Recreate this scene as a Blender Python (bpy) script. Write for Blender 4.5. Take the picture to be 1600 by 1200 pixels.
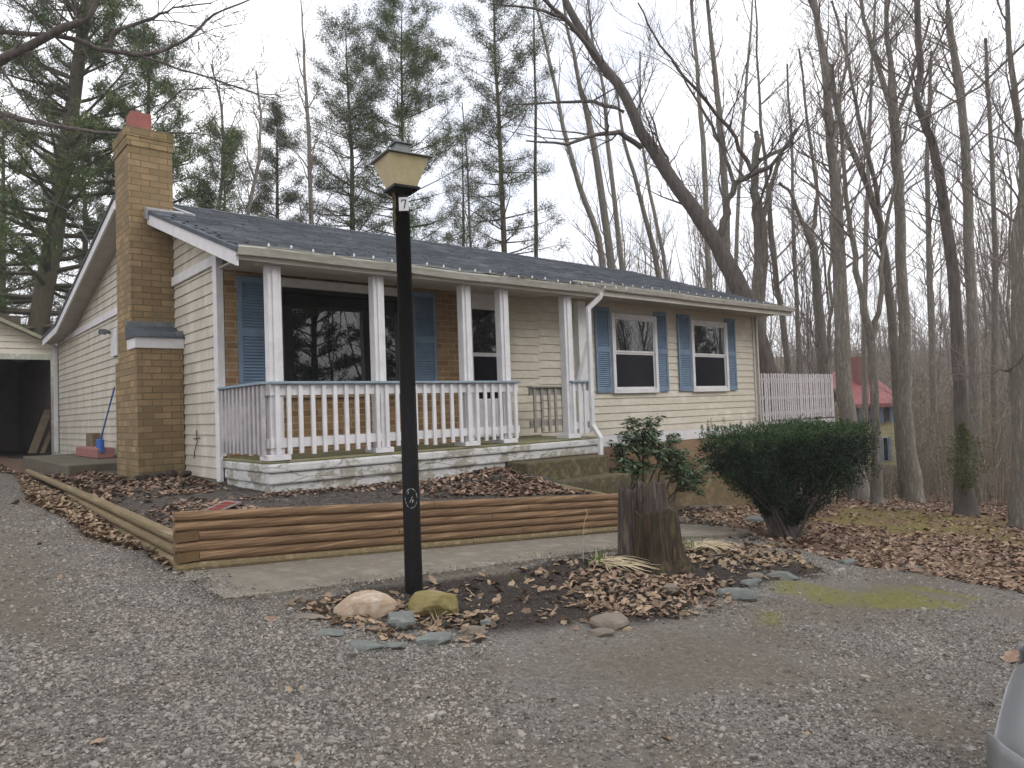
import bpy, math, random
import numpy as np
from mathutils import Vector, Matrix, noise
# ------------------------------------------------------------------ scene, camera, light
for o in list(bpy.data.objects): bpy.data.objects.remove(o)
scene = bpy.context.scene
COL = scene.collection
rad = math.radians
FOC, YAW, PIT, ROL = 1130.0, rad(40.5), rad(1.95), rad(-2.04)
CAM = np.array([0.0, 0.0, 1.45])
_f = np.array([math.sin(YAW)*math.cos(PIT), math.cos(YAW)*math.cos(PIT), math.sin(PIT)])
_r0 = np.array([math.cos(YAW), -math.sin(YAW), 0.0]); _u0 = np.cross(_r0, _f)
_r = _r0*math.cos(ROL)+_u0*math.sin(ROL); _u = -_r0*math.sin(ROL)+_u0*math.cos(ROL)
cam = bpy.data.cameras.new('camera'); camo = bpy.data.objects.new('camera', cam); COL.objects.link(camo)
cam.sensor_width = 36; cam.lens = 36*FOC/1600; cam.clip_start = .05; cam.clip_end = 2000
camo.matrix_world = Matrix(((_r[0], _u[0], -_f[0], CAM[0]), (_r[1], _u[1], -_f[1], CAM[1]), (_r[2], _u[2], -_f[2], CAM[2]), (0, 0, 0, 1)))
scene.camera = camo
scene.render.resolution_x = 1024; scene.render.resolution_y = 768
scene.view_settings.view_transform = 'Standard'; scene.view_settings.look = 'None'
scene.view_settings.exposure = 0.48; HAZE = .0012; scene.view_settings.gamma = 1
SUN_EL, SUN_AZ = rad(38), rad(150)
W = bpy.data.worlds.new('World'); scene.world = W; W.use_nodes = True
nt = W.node_tree; nt.nodes.clear()
out = nt.nodes.new('ShaderNodeOutputWorld'); bg = nt.nodes.new('ShaderNodeBackground')
sky = nt.nodes.new('ShaderNodeTexSky'); sky.sky_type = 'NISHITA'; sky.sun_disc = False
sky.sun_elevation = SUN_EL; sky.sun_rotation = SUN_AZ; sky.dust_density = 4; sky.air_density = 1.0
tc = nt.nodes.new('ShaderNodeTexCoord'); nz = nt.nodes.new('ShaderNodeTexNoise')
nz.inputs['Scale'].default_value = 2.2; nz.inputs['Detail'].default_value = 6
mp = nt.nodes.new('ShaderNodeMapping'); mp.inputs['Scale'].default_value = (1, 1, 2.5)
nt.links.new(tc.outputs['Generated'], mp.inputs['Vector']); nt.links.new(mp.outputs['Vector'], nz.inputs['Vector'])
cr = nt.nodes.new('ShaderNodeValToRGB')          # the cloud deck: grey-white to white
cr.color_ramp.elements[0].position = .3; cr.color_ramp.elements[0].color = (.60, .63, .71, 1)
cr.color_ramp.elements[1].position = .62; cr.color_ramp.elements[1].color = (1.0, .99, 1.0, 1)
nt.links.new(nz.outputs['Fac'], cr.inputs['Fac'])
mul = nt.nodes.new('ShaderNodeVectorMath'); mul.operation = 'SCALE'; mul.inputs['Scale'].default_value = 13.4
nt.links.new(cr.outputs['Color'], mul.inputs[0])
mx = nt.nodes.new('ShaderNodeMix'); mx.data_type = 'RGBA'; mx.inputs['Factor'].default_value = .93
nt.links.new(sky.outputs['Color'], mx.inputs['A']); nt.links.new(mul.outputs['Vector'], mx.inputs['B'])
nt.links.new(mx.outputs['Result'], bg.inputs['Color']); bg.inputs['Strength'].default_value = .1
nt.links.new(bg.outputs['Background'], out.inputs['Surface'])
sl = bpy.data.lights.new('sun', 'SUN'); sl.energy = 0.7; sl.angle = rad(25); sl.color = (1, .96, .9)
so = bpy.data.objects.new('sun', sl); COL.objects.link(so)
so.rotation_euler = Vector((-math.sin(SUN_AZ)*math.cos(SUN_EL), -math.cos(SUN_AZ)*math.cos(SUN_EL), -math.sin(SUN_EL))).to_track_quat('-Z', 'Y').to_euler()

# ------------------------------------------------------------------ measuring helpers (photo pixel -> place)
def ray(x, y): return _f + _r*(x-800)/FOC - _u*(y-600)/FOC
def yp(x, y, Y): v = ray(x, y); return CAM+v*(Y/v[1])
def xp(x, y, X): v = ray(x, y); return CAM+v*(X/v[0])
def dp(x, y, d): return CAM+ray(x, y)*d
def lerp(a, b, t): return a+(b-a)*t
def ss(a, b, x):
    t = np.clip((x-a)/(b-a), 0, 1); return t*t*(3-2*t)
def terr(X, Y):
    X = np.asarray(X, float); Y = np.asarray(Y, float)
    zx = np.interp(X, [-40, -6, 0, 6.6, 12, 16, 40, 120, 400], [.9, .42, 0, -.5, -1.18, -1.6, -3.9, -5.5, -5.5])
    zy = np.interp(Y, [-200, -40, 0, 6, 10, 15, 22, 300], [-3, -1.2, 0, .45, .62, .74, .84, 1.2])
    D = np.hypot(X, Y)
    return zx+zy+ss(60, 130, D)*13*(Y > -40)
def G(x, y):
    v = ray(x, y); t = 1.0
    while t < 150:
        p = CAM+v*t
        if p[2] < terr(p[0], p[1]):
            for _ in range(12):
                e = .1*.5**_ ; p = CAM+v*t
                t += -e if p[2] < terr(p[0], p[1]) else e
            return CAM+v*t
        t += .1
    return CAM+v*t

# ------------------------------------------------------------------ mesh helpers
class MB:
    def __init__(s): s.v = []; s.f = []
    def add(s, vs, fs):
        b = len(s.v); s.v += [tuple(p) for p in vs]; s.f += [tuple(b+i for i in f) for f in fs]
    def box(s, a, b, rot=None, piv=None):
        x0, y0, z0 = a; x1, y1, z1 = b
        vs = [(x0,y0,z0),(x1,y0,z0),(x1,y1,z0),(x0,y1,z0),(x0,y0,z1),(x1,y0,z1),(x1,y1,z1),(x0,y1,z1)]
        if rot is not None:
            pv = Vector(piv); vs = [tuple(rot @ (Vector(q)-pv)+pv) for q in vs]
        s.add(vs, [(0,3,2,1),(4,5,6,7),(0,1,5,4),(1,2,6,5),(2,3,7,6),(3,0,4,7)])
    def prism(s, poly, axis, a, b):      # poly: 2D points, extruded along axis from a to b
        def P(q, t):
            return (t, q[0], q[1]) if axis == 0 else ((q[0], t, q[1]) if axis == 1 else (q[0], q[1], t))
        n = len(poly); vs = [P(q, a) for q in poly]+[P(q, b) for q in poly]
        s.add(vs, [tuple(range(n)), tuple(range(2*n-1, n-1, -1))]+[(i, n+i, n+(i+1) % n, (i+1) % n) for i in range(n)])
    def tube(s, pts, rs, n=6, cap=True):
        b = len(s.v); m = len(pts); P = [Vector(p) for p in pts]
        for i in range(m):
            d = (P[min(i+1, m-1)]-P[max(i-1, 0)])
            if d.length < 1e-9: d = Vector((0, 0, 1))
            d.normalize(); ref = Vector((.31, .95, 0)) if abs(d.z) > .5 else Vector((0, 0, 1))
            a = d.cross(ref).normalized(); c = d.cross(a)
            for k in range(n):
                t = 2*math.pi*k/n; s.v.append(tuple(P[i]+(a*math.cos(t)+c*math.sin(t))*rs[i]))
        for i in range(m-1):
            for k in range(n):
                k2 = (k+1) % n; s.f.append((b+i*n+k, b+i*n+k2, b+(i+1)*n+k2, b+(i+1)*n+k))
        if cap and n > 3:
            s.f.append(tuple(b+k for k in range(n))); s.f.append(tuple(b+(m-1)*n+n-1-k for k in range(n)))
    def build(s, name, mat, parent=None, smooth=False, bevel=0):
        me = bpy.data.meshes.new(name); me.from_pydata(s.v, [], s.f); me.update()
        return fin(name, me, mat, parent, smooth, bevel)
def fin(name, me, mat, parent=None, smooth=False, bevel=0):
    o = bpy.data.objects.new(name, me); COL.objects.link(o)
    if mat: me.materials.append(mat)
    if smooth:
        me.polygons.foreach_set('use_smooth', [True]*len(me.polygons))
    if bevel:
        m = o.modifiers.new('bevel', 'BEVEL'); m.width = bevel; m.segments = 2; m.limit_method = 'ANGLE'
    if parent:
        o.parent = parent
        o.matrix_parent_inverse = Matrix.Translation(parent.location).inverted()
    return o
def npmesh(name, V, F, mat, parent=None, smooth=False):   # F: (n,k) array
    me = bpy.data.meshes.new(name); k = F.shape[1]
    me.vertices.add(len(V)); me.vertices.foreach_set('co', V.astype(np.float32).ravel())
    me.loops.add(F.size); me.loops.foreach_set('vertex_index', F.astype(np.int32).ravel())
    me.polygons.add(len(F)); me.polygons.foreach_set('loop_start', np.arange(0, F.size, k, dtype=np.int32))
    me.polygons.foreach_set('loop_total', np.full(len(F), k, dtype=np.int32))
    me.update(calc_edges=True)
    return fin(name, me, mat, parent, smooth)
def tag(o, label=None, cat=None, group=None, kind=None):
    if label: o['label'] = label
    if cat: o['category'] = cat
    if group: o['group'] = group
    if kind: o['kind'] = kind
    return o
def thing(name, loc, label, cat, group=None):
    o = bpy.data.objects.new(name, None); o.empty_display_size = .2; COL.objects.link(o)
    o.location = tuple(float(c) for c in loc); return tag(o, label, cat, group)

# ------------------------------------------------------------------ materials
def newmat(name):
    m = bpy.data.materials.new(name); m.use_nodes = True; t = m.node_tree
    return m, t, t.nodes['Principled BSDF']
def N(t, kind, **kw):
    n = t.nodes.new(kind)
    for k, v in kw.items():
        if k in n.inputs: n.inputs[k].default_value = v
        else: setattr(n, k, v)
    return n
def ramp(t, fac, stops):
    r = t.nodes.new('ShaderNodeValToRGB'); e = r.color_ramp.elements
    while len(e) < len(stops): e.new(.5)
    for i, (p, c) in enumerate(stops): e[i].position = p; e[i].color = (*c, 1)
    t.links.new(fac, r.inputs['Fac']); return r.outputs['Color']
def mixc(t, fac, a, b, mode='MIX'):
    m = t.nodes.new('ShaderNodeMix'); m.data_type = 'RGBA'; m.blend_type = mode
    for s_, v in (('Factor', fac), ('A', a), ('B', b)):
        if hasattr(v, 'is_linked'): t.links.new(v, m.inputs[s_])
        elif s_ == 'Factor': m.inputs[s_].default_value = v
        else: m.inputs[s_].default_value = (*v, 1)
    return m.outputs['Result']
def coord(t, scale=(1, 1, 1), world=True):
    g = t.nodes.new('ShaderNodeNewGeometry') if world else t.nodes.new('ShaderNodeTexCoord')
    mp = t.nodes.new('ShaderNodeMapping'); mp.inputs['Scale'].default_value = scale
    t.links.new(g.outputs['Position' if world else 'Object'], mp.inputs['Vector']); return mp.outputs['Vector']
def bump(t, b, h, strength=.4, dist=.02):
    n = N(t, 'ShaderNodeBump'); n.inputs['Strength'].default_value = strength; n.inputs['Distance'].default_value = dist
    t.links.new(h, n.inputs['Height']); t.links.new(n.outputs['Normal'], b.inputs['Normal'])
def M(name, c1, c2=None, scale=4, rough=.85, bs=0, bscale=60, stretch=(1, 1, 1), island=0, spec=.3, c3=None, metal=0, world=True):
    m, t, b = newmat(name); c2 = c2 or tuple(x*.8 for x in c1)
    v = coord(t, stretch, world)
    n = N(t, 'ShaderNodeTexNoise', Scale=scale, Detail=8, Roughness=.65); t.links.new(v, n.inputs['Vector'])
    c = ramp(t, n.outputs['Fac'], [(.32, c1), (.68, c2)] if not c3 else [(.3, c1), (.5, c2), (.68, c3)])
    if island:
        g = t.nodes.new('ShaderNodeNewGeometry'); mr = N(t, 'ShaderNodeMapRange')
        mr.inputs['To Min'].default_value = 1-island; mr.inputs['To Max'].default_value = 1+island
        t.links.new(g.outputs['Random Per Island'], mr.inputs['Value'])
        h = N(t, 'ShaderNodeHueSaturation'); t.links.new(c, h.inputs['Color']); t.links.new(mr.outputs['Result'], h.inputs['Value'])
        c = h.outputs['Color']
    t.links.new(c, b.inputs['Base Color'])
    b.inputs['Roughness'].default_value = rough; b.inputs['Specular IOR Level'].default_value = spec; b.inputs['Metallic'].default_value = metal
    if bs:
        n2 = N(t, 'ShaderNodeTexNoise', Scale=bscale, Detail=5); t.links.new(v, n2.inputs['Vector']); bump(t, b, n2.outputs['Fac'], bs, .01)
    return m
def brickmat(name, c1, c2, mort, bw, bh, ms=.008, moss=0, slope=False, bstr=.5, dark=None):
    m, t, b = newmat(name); g = t.nodes.new('ShaderNodeNewGeometry')
    sp = t.nodes.new('ShaderNodeSeparateXYZ'); t.links.new(g.outputs['Position'], sp.inputs[0])
    sn = t.nodes.new('ShaderNodeSeparateXYZ'); t.links.new(g.outputs['True Normal'], sn.inputs[0])
    ab = N(t, 'ShaderNodeMath', operation='ABSOLUTE'); t.links.new(sn.outputs['X'], ab.inputs[0])
    gt = N(t, 'ShaderNodeMath', operation='GREATER_THAN'); gt.inputs[1].default_value = .7; t.links.new(ab.outputs[0], gt.inputs[0])
    mxv = t.nodes.new('ShaderNodeMix'); mxv.data_type = 'FLOAT'
    t.links.new(gt.outputs[0], mxv.inputs[0]); t.links.new(sp.outputs['X'], mxv.inputs[2]); t.links.new(sp.outputs['Y'], mxv.inputs[3])
    cb = t.nodes.new('ShaderNodeCombineXYZ'); t.links.new(mxv.outputs[0], cb.inputs['X'])
    t.links.new(sp.outputs['Y' if slope else 'Z'], cb.inputs['Y'])
    br = t.nodes.new('ShaderNodeTexBrick'); t.links.new(cb.outputs[0], br.inputs['Vector'])
    br.inputs['Scale'].default_value = 1; br.inputs['Brick Width'].default_value = bw; br.inputs['Row Height'].default_value = bh
    br.inputs['Mortar Size'].default_value = ms; br.inputs['Mortar Smooth'].default_value = .3; br.inputs['Bias'].default_value = 0
    br.inputs['Color1'].default_value = (*c1, 1); br.inputs['Color2'].default_value = (*c2, 1); br.inputs['Mortar'].default_value = (*mort, 1)
    n = N(t, 'ShaderNodeTexNoise', Scale=3.5, Detail=9, Roughness=.7); t.links.new(g.outputs['Position'], n.inputs['Vector'])
    c = mixc(t, ramp(t, n.outputs['Fac'], [(.35, (0, 0, 0)), (.7, (1, 1, 1))]), br.outputs['Color'], dark or tuple(x*.55 for x in c1))
    if dark is None: c = mixc(t, .5, br.outputs['Color'], c)
    if moss:
        n3 = N(t, 'ShaderNodeTexNoise', Scale=6, Detail=6); t.links.new(g.outputs['Position'], n3.inputs['Vector'])
        mr = N(t, 'ShaderNodeMapRange'); mr.inputs['From Min'].default_value = 1.25; mr.inputs['From Max'].default_value = .6
        t.links.new(sp.outputs['Z'], mr.inputs['Value'])
        m2 = N(t, 'ShaderNodeMapRange'); m2.inputs['From Min'].default_value = 5.1; m2.inputs['From Max'].default_value = 5.55
        t.links.new(sp.outputs['Z'], m2.inputs['Value'])
        ad = N(t, 'ShaderNodeMath', operation='MAXIMUM'); t.links.new(mr.outputs[0], ad.inputs[0]); t.links.new(m2.outputs[0], ad.inputs[1])
        mm = N(t, 'ShaderNodeMath', operation='MULTIPLY'); t.links.new(ad.outputs[0], mm.inputs[0])
        t.links.new(ramp(t, n3.outputs['Fac'], [(.42, (0, 0, 0)), (.66, (.8, .8, .8))]), mm.inputs[1])
        c = mixc(t, mm.outputs[0], c, (.10, .105, .035))
    t.links.new(c, b.inputs['Base Color']); b.inputs['Roughness'].default_value = .9; b.inputs['Specular IOR Level'].default_value = .2
    inv = N(t, 'ShaderNodeMath', operation='SUBTRACT'); inv.inputs[0].default_value = 1; t.links.new(br.outputs['Fac'], inv.inputs[1])
    n4 = N(t, 'ShaderNodeTexNoise', Scale=90, Detail=4); t.links.new(g.outputs['Position'], n4.inputs['Vector'])
    a4 = N(t, 'ShaderNodeMath', operation='MULTIPLY_ADD'); a4.inputs[1].default_value = .5
    t.links.new(n4.outputs['Fac'], a4.inputs[0]); t.links.new(inv.outputs[0], a4.inputs[2])
    bump(t, b, a4.outputs[0], bstr, .008)
    return m
def glassmat(name, refl=.9, tint=(.010, .012, .012), rough=.01):
    m, t, b = newmat(name)
    b.inputs['Base Color'].default_value = (*tint, 1); b.inputs['Roughness'].default_value = rough
    b.inputs['IOR'].default_value = 1.5; b.inputs['Specular IOR Level'].default_value = refl
    n = N(t, 'ShaderNodeTexNoise', Scale=1.5, Detail=1); t.links.new(coord(t), n.inputs['Vector']); bump(t, b, n.outputs['Fac'], .08, .02)
    return m
siding = M('cream_siding', (.69, .64, .54), (.54, .495, .405), 2.2, .65, .1, 25, (1, 1, 2), c3=(.63, .585, .49))
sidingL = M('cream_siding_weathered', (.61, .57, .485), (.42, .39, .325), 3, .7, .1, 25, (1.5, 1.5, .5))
white = M('white_paint', (.74, .73, .74), (.60, .59, .60), 5, .6, .08, 30)
whiteold = M('peeling_white_paint', (.60, .59, .58), (.30, .31, .24), 7, .8, .3, 30, c3=(.52, .51, .49))
soffit_shaded = M('shaded_soffit_paint', (.50, .47, .43), (.38, .36, .32), 3, .8)  # soffit, beam and fascia paint, colour darkened to imitate the eave shade
bluepaint = M('blue_shutter_paint', (.185, .265, .36), (.125, .185, .26), 4, .65)
railcap = M('blue_grey_cap', (.27, .34, .40), (.22, .28, .33), 5, .7)
brick_wall = brickmat('brown_brick', (.22, .125, .06), (.36, .23, .12), (.38, .32, .23), .235, .085, .009)
brick_chim = brickmat('ochre_brick', (.22, .15, .078), (.40, .285, .155), (.115, .085, .05), .235, .087, .007, moss=1, dark=(.20, .15, .09))
brick_fnd = brickmat('foundation_brick', (.25, .155, .09), (.33, .22, .14), (.27, .21, .15), .235, .085, .008)
shingle = brickmat('grey_shingles', (.080, .092, .105), (.125, .14, .155), (.045, .05, .056), .32, .14, .008, slope=True, bstr=.6, dark=(.085, .097, .11))
guttr = M('gutter_enamel', (.62, .61, .56), (.40, .39, .33), 4, .5, 0, 20, (1, 4, 4))
metalw = M('white_aluminium', (.72, .72, .72), (.55, .55, .54), 4, .45)
glass = glassmat('window_glass', .9)
glass_low = glassmat('screened_glass', .12, (.010, .011, .016), .12)
concrete = M('old_concrete', (.36, .33, .28), (.26, .24, .19), 3, .95, .35, 50, c3=(.31, .285, .235))
def flaky(name, paint, paint2, under, crack):
    m, t, b = newmat(name); v = coord(t, (1, 1, 1.5))
    n = N(t, 'ShaderNodeTexNoise', Scale=2.6, Detail=10, Roughness=.72); t.links.new(v, n.inputs['Vector'])
    n2 = N(t, 'ShaderNodeTexNoise', Scale=9, Detail=8, Roughness=.7); t.links.new(v, n2.inputs['Vector'])
    base = ramp(t, n2.outputs['Fac'], [(.35, paint), (.65, paint2)])
    mask = ramp(t, n.outputs['Fac'], [(.50, (0, 0, 0)), (.545, (.85, .85, .85))])
    c = mixc(t, mask, base, ramp(t, n2.outputs['Fac'], [(.3, under), (.7, tuple(x*.7 for x in under))]))
    v2 = coord(t, (.8, .8, 3.2)); dn = N(t, 'ShaderNodeTexNoise', Scale=4, Detail=5); t.links.new(v2, dn.inputs['Vector'])
    mxv = t.nodes.new('ShaderNodeMix'); mxv.data_type = 'VECTOR'; mxv.inputs['Factor'].default_value = .25
    t.links.new(v2, mxv.inputs['A']); t.links.new(dn.outputs['Color'], mxv.inputs['B'])
    vr = N(t, 'ShaderNodeTexVoronoi', Scale=1.6, feature='DISTANCE_TO_EDGE'); t.links.new(mxv.outputs['Result'], vr.inputs['Vector'])
    cm = ramp(t, vr.outputs['Distance'], [(.003, (1, 1, 1)), (.012, (0, 0, 0))])
    cq = N(t, 'ShaderNodeMath', operation='MULTIPLY'); cq.inputs[1].default_value = .55; t.links.new(cm, cq.inputs[0]); c = mixc(t, cq.outputs[0], c, crack); t.links.new(c, b.inputs['Base Color']); b.inputs['Roughness'].default_value = .9; b.inputs['Specular IOR Level'].default_value = .2
    sb_ = N(t, 'ShaderNodeMath', operation='SUBTRACT'); t.links.new(n2.outputs['Fac'], sb_.inputs[0]); t.links.new(cm, sb_.inputs[1]); bump(t, b, sb_.outputs[0], .6, .015)
    return m
concwhite = flaky('whitewashed_concrete', (.62, .62, .61), (.50, .50, .485), (.34, .32, .25), (.12, .11, .10))
mossconc = M('mossy_concrete', (.20, .155, .095), (.075, .06, .038), 7, .95, 1, 25, c3=(.15, .145, .06))
porchtop = M('porch_boards', (.26, .23, .17), (.16, .17, .06), 5, .9, .2, 30)
mudwall = M('clay_stained_wall', (.25, .17, .09), (.13, .10, .055), 4, .95, .5, 20, c3=(.29, .21, .12))
flue_m = M('clay_flue', (.33, .125, .105), (.25, .10, .085), 8, .85)
timber_m = M('peeled_timber', (.37, .24, .135), (.13, .08, .045), 3.5, .85, .7, 26, (.3, 2, 8), island=.3, c3=(.29, .18, .10))
timber_moss = M('mossy_timber', (.33, .26, .16), (.17, .13, .07), 3, .85, .6, 26, (3, .4, 6), island=.25, c3=(.24, .185, .10))
timber_end = M('timber_end_grain', (.16, .10, .05), (.10, .065, .03), 20, .9)
blackp = M('black_paint', (.006, .006, .007), (.010, .010, .011), 12, .5, .15, 60, spec=.25)
tinm = M('weathered_tin', (.11, .12, .125), (.20, .22, .225), 8, .45, .1, 40, spec=.6)
lampglass = M('yellowed_plastic', (.62, .56, .36), (.50, .43, .25), 3, .4, 0, 10, (1, 1, 1), spec=.5, c3=(.68, .62, .42))
bark_grey = M('grey_bark', (.32, .29, .25), (.12, .108, .09), 6, .95, 1, 26, (3.5, 3.5, .4), c3=(.24, .22, .17))
bark_pale = M('pale_bark', (.40, .37, .33), (.15, .135, .11), 6, .95, 1, 26, (3.5, 3.5, .4), c3=(.31, .29, .24))
bark_dark = M('dark_bark', (.15, .13, .115), (.07, .06, .052), 5, .95, .8, 20, (3, 3, .5))
bark_pine = M('pine_bark', (.11, .09, .065), (.06, .06, .035), 4, .95, .8, 18, (2, 2, .7))
twig_m = M('twigs', (.22, .19, .175), (.16, .135, .12), 3, .9)
twig_far = M('far_twigs', (.27, .24, .215), (.21, .18, .15), 1, .9, island=.25)
needle = M('pine_needles', (.115, .165, .055), (.075, .115, .04), 1.2, .85, island=.45, c3=(.17, .185, .065))
needle_dk = M('dark_pine_needles', (.115, .135, .07), (.08, .098, .05), 1.2, .85, island=.4)
yew_m = M('yew_needles', (.018, .036, .018), (.010, .022, .012), 3, .75, island=.5, c3=(.026, .046, .018))
yew_tip = M('yew_tips', (.055, .095, .028), (.035, .068, .022), 3, .7, island=.4)
rhodo = M('broad_leaves', (.095, .15, .07), (.06, .10, .048), 4, .5, island=.45, spec=.5)
stumpm = M('rotten_wood', (.14, .095, .065), (.035, .025, .018), 5, .95, 1, 25, (3.5, 3.5, .3), c3=(.095, .085, .04))
stumptop = M('grey_dead_wood', (.20, .165, .14), (.05, .038, .032), 6, .95, 1, 25, (4, 4, .3), c3=(.13, .11, .09))
leaf_brown = M('dry_leaves', (.29, .20, .145), (.19, .125, .09), 6, .95, island=.6, c3=(.34, .26, .19))
leaf_tan = M('tan_dry_leaves', (.33, .26, .18), (.25, .18, .12), 6, .95, island=.5, c3=(.21, .14, .095))
pebble_m = M('gravel_stones', (.235, .208, .178), (.175, .160, .145), 1.3, .9, island=.65, c3=(.225, .205, .18))
straw = M('dead_straw_blades', (.52, .44, .30), (.38, .30, .18), 6, .9, island=.3)
grassg = M('green_blades', (.16, .24, .05), (.10, .17, .04), 6, .8, island=.3)

# ------------------------------------------------------------------ ground
rng = np.random.default_rng(7); random.seed(7)
def ruts(X, Y):      # bare compacted wheel tracks of the drive
    w1 = .18*np.sin(Y*.8+.5); w2 = .25*np.sin(X*.6+1)
    a = np.exp(-((X-.75-w1)/.26)**2)*ss(3.0, 4.5, Y)+np.exp(-((X+.75-w1)/.26)**2)*ss(3.5, 5, Y)
    b = np.exp(-((Y-2.75-w2-.10*(X-4))/.30)**2)*ss(2.2, 3.2, X)+.7*np.exp(-((Y-1.3-w2-.10*(X-4))/.26)**2)*ss(2.8, 4, X)
    return np.clip(a+b, 0, 1)*np.clip(.75+fbm(X, Y, 1.9, 88), 0, 1)
def fbm(X, Y, sc, seed=0):
    out_ = np.zeros(X.shape); r = np.random.default_rng(seed)
    for o in range(4):
        k = sc*2**o
        for _ in range(3):
            a = r.uniform(0, 6.283); ph = r.uniform(0, 6.283)
            out_ += np.sin((X*math.cos(a)+Y*math.sin(a))*k+ph+1.7*np.sin((Y*math.cos(a)-X*math.sin(a))*k*.7+ph*2))*.5**o
    return out_/4.5
def axis(lo, a, b, hi, fine, n):
    left = a-np.geomspace(fine, a-lo, n)[::-1]; right = b+np.geomspace(fine, hi-b, n)
    return np.concatenate([left, np.arange(a, b+fine/2, fine), right])
gx = axis(-160, -1.5, 14, 320, .07, 60); gy = axis(-160, .4, 11, 320, .07, 60)
GX, GY = np.meshgrid(gx, gy); nxg, nyg = len(gx), len(gy)
near = np.exp(-((GX-5)**2+(GY-4)**2)/400)
def micro(X, Y): return .018*fbm(X, Y, 1.7, 3)+.007*fbm(X, Y, 9, 4)
GZ = terr(GX, GY)+micro(GX, GY)*near
# keep the ground under the raised bed, porch and house low
def inpoly(X, Y, poly):
    c = np.zeros(X.shape, bool); n = len(poly); j = n-1
    for i in range(n):
        xi, yi = poly[i]; xj, yj = poly[j]
        m = ((yi > Y) != (yj > Y)) & (X < (xj-xi)*(Y-yi)/((yj-yi) or 1e-9)+xi); c ^= m; j = i
    return c
def polymask(X, Y, poly, soft, seed):
    wx = fbm(X, Y, 2.2, seed)*soft; wy = fbm(X, Y, 2.6, seed+9)*soft
    acc = np.zeros(X.shape)
    for a, b in ((0, 0), (.6, 0), (-.6, 0), (0, .6), (0, -.6), (.35, .35), (-.35, -.35)):
        acc += inpoly(X+wx+a*soft*.6, Y+wy+b*soft*.6, poly)
    return acc/7
g2 = lambda L: [tuple(G(*q)[:2]) for q in L]
P_mulch = g2([(430, 948), (640, 915), (860, 880), (1000, 862), (1130, 858), (1250, 868), (1290, 895), (1150, 925), (980, 975), (740, 985), (560, 965)])
P_moss1 = g2([(1210, 905), (1330, 915), (1450, 918), (1540, 935), (1500, 955), (1390, 952), (1290, 945), (1200, 922)])
P_moss2 = g2([(1290, 792), (1380, 792), (1600, 812), (1600, 850), (1450, 838), (1300, 820)])
P_moss3 = g2([(1195, 955), (1240, 960), (1225, 985), (1190, 975)])
P_leafR = [tuple(p) for p in g2([(1235, 855), (1330, 880), (1450, 895), (1600, 925), (1720, 945)])]+[(30, -6), (60, 10), (60, 60), (24, 60), (16, 22), (15.5, 9.2), (10.5, 7.6)]
P_leafL = g2([(-30, 716), (25, 745), (42, 785), (90, 808), (140, 842), (190, 856), (262, 866), (285, 862), (150, 770), (60, 735), (10, 700)])
P_soil = g2([(1060, 795), (1160, 790), (1240, 800), (1290, 850), (1170, 850), (1060, 818)])
def attr(o, name, arr):
    a = o.data.attributes.new(name, 'FLOAT', 'POINT'); a.data.foreach_set('value', arr.ravel().astype(np.float32))
hole = (GX > 1.72) & (GX < 6.45) & (GY > 5.95) & (GY < 8.9); GZ = np.where(hole, GZ-.25, GZ)
V = np.stack([GX.ravel(), GY.ravel(), GZ.ravel()], 1)
ii = (np.arange(nyg-1)[:, None]*nxg+np.arange(nxg-1)[None]).ravel()
F = np.stack([ii, ii+1, ii+1+nxg, ii+nxg], 1)
gm, t, b = newmat('ground_surface'); gp = coord(t)
def A(n): a = t.nodes.new('ShaderNodeAttribute'); a.attribute_name = n; return a.outputs['Fac']
vo = N(t, 'ShaderNodeTexVoronoi', Scale=52); t.links.new(gp, vo.inputs['Vector'])
vo2 = N(t, 'ShaderNodeTexVoronoi', Scale=110); t.links.new(gp, vo2.inputs['Vector'])
sc_ = t.nodes.new('ShaderNodeSeparateColor'); t.links.new(vo.outputs['Color'], sc_.inputs[0])
sc2 = t.nodes.new('ShaderNodeSeparateColor'); t.links.new(vo2.outputs['Color'], sc2.inputs[0])
pg = mixc(t, .5, ramp(t, sc_.outputs[0], [(0, (.10, .093, .083)), (.55, (.19, .178, .16)), (1, (.33, .31, .285))]), ramp(t, sc2.outputs[1], [(0, (.11, .10, .09)), (.6, (.20, .187, .17)), (1, (.31, .295, .27))]))
nb = N(t, 'ShaderNodeTexNoise', Scale=.9, Detail=7, Roughness=.65); t.links.new(gp, nb.inputs['Vector'])
pf = ramp(t, nb.outputs['Fac'], [(.38, (0, 0, 0)), (.58, (1, 1, 1))])
earth_n = N(t, 'ShaderNodeTexNoise', Scale=25, Detail=8, Roughness=.75); t.links.new(gp, earth_n.inputs['Vector'])
earth = ramp(t, earth_n.outputs['Fac'], [(.3, (.095, .078, .06)), (.7, (.23, .20, .158))])
c = mixc(t, mixc(t, .8, (0, 0, 0), pf), pg, earth)
c = mixc(t, A('bare'), c, mixc(t, .25, ramp(t, earth_n.outputs['Fac'], [(.3, (.085, .07, .054)), (.7, (.20, .17, .132))]), pg))
mul_n = N(t, 'ShaderNodeTexNoise', Scale=45, Detail=8, Roughness=.8); t.links.new(gp, mul_n.inputs['Vector'])
c = mixc(t, A('mulch'), c, ramp(t, mul_n.outputs['Fac'], [(.35, (.022, .019, .017)), (.62, (.075, .062, .052)), (.75, (.15, .12, .1))]))
c = mixc(t, A('leafy'), c, ramp(t, mul_n.outputs['Fac'], [(.3, (.09, .055, .035)), (.5, (.17, .10, .065)), (.7, (.26, .17, .11))]))
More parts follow.
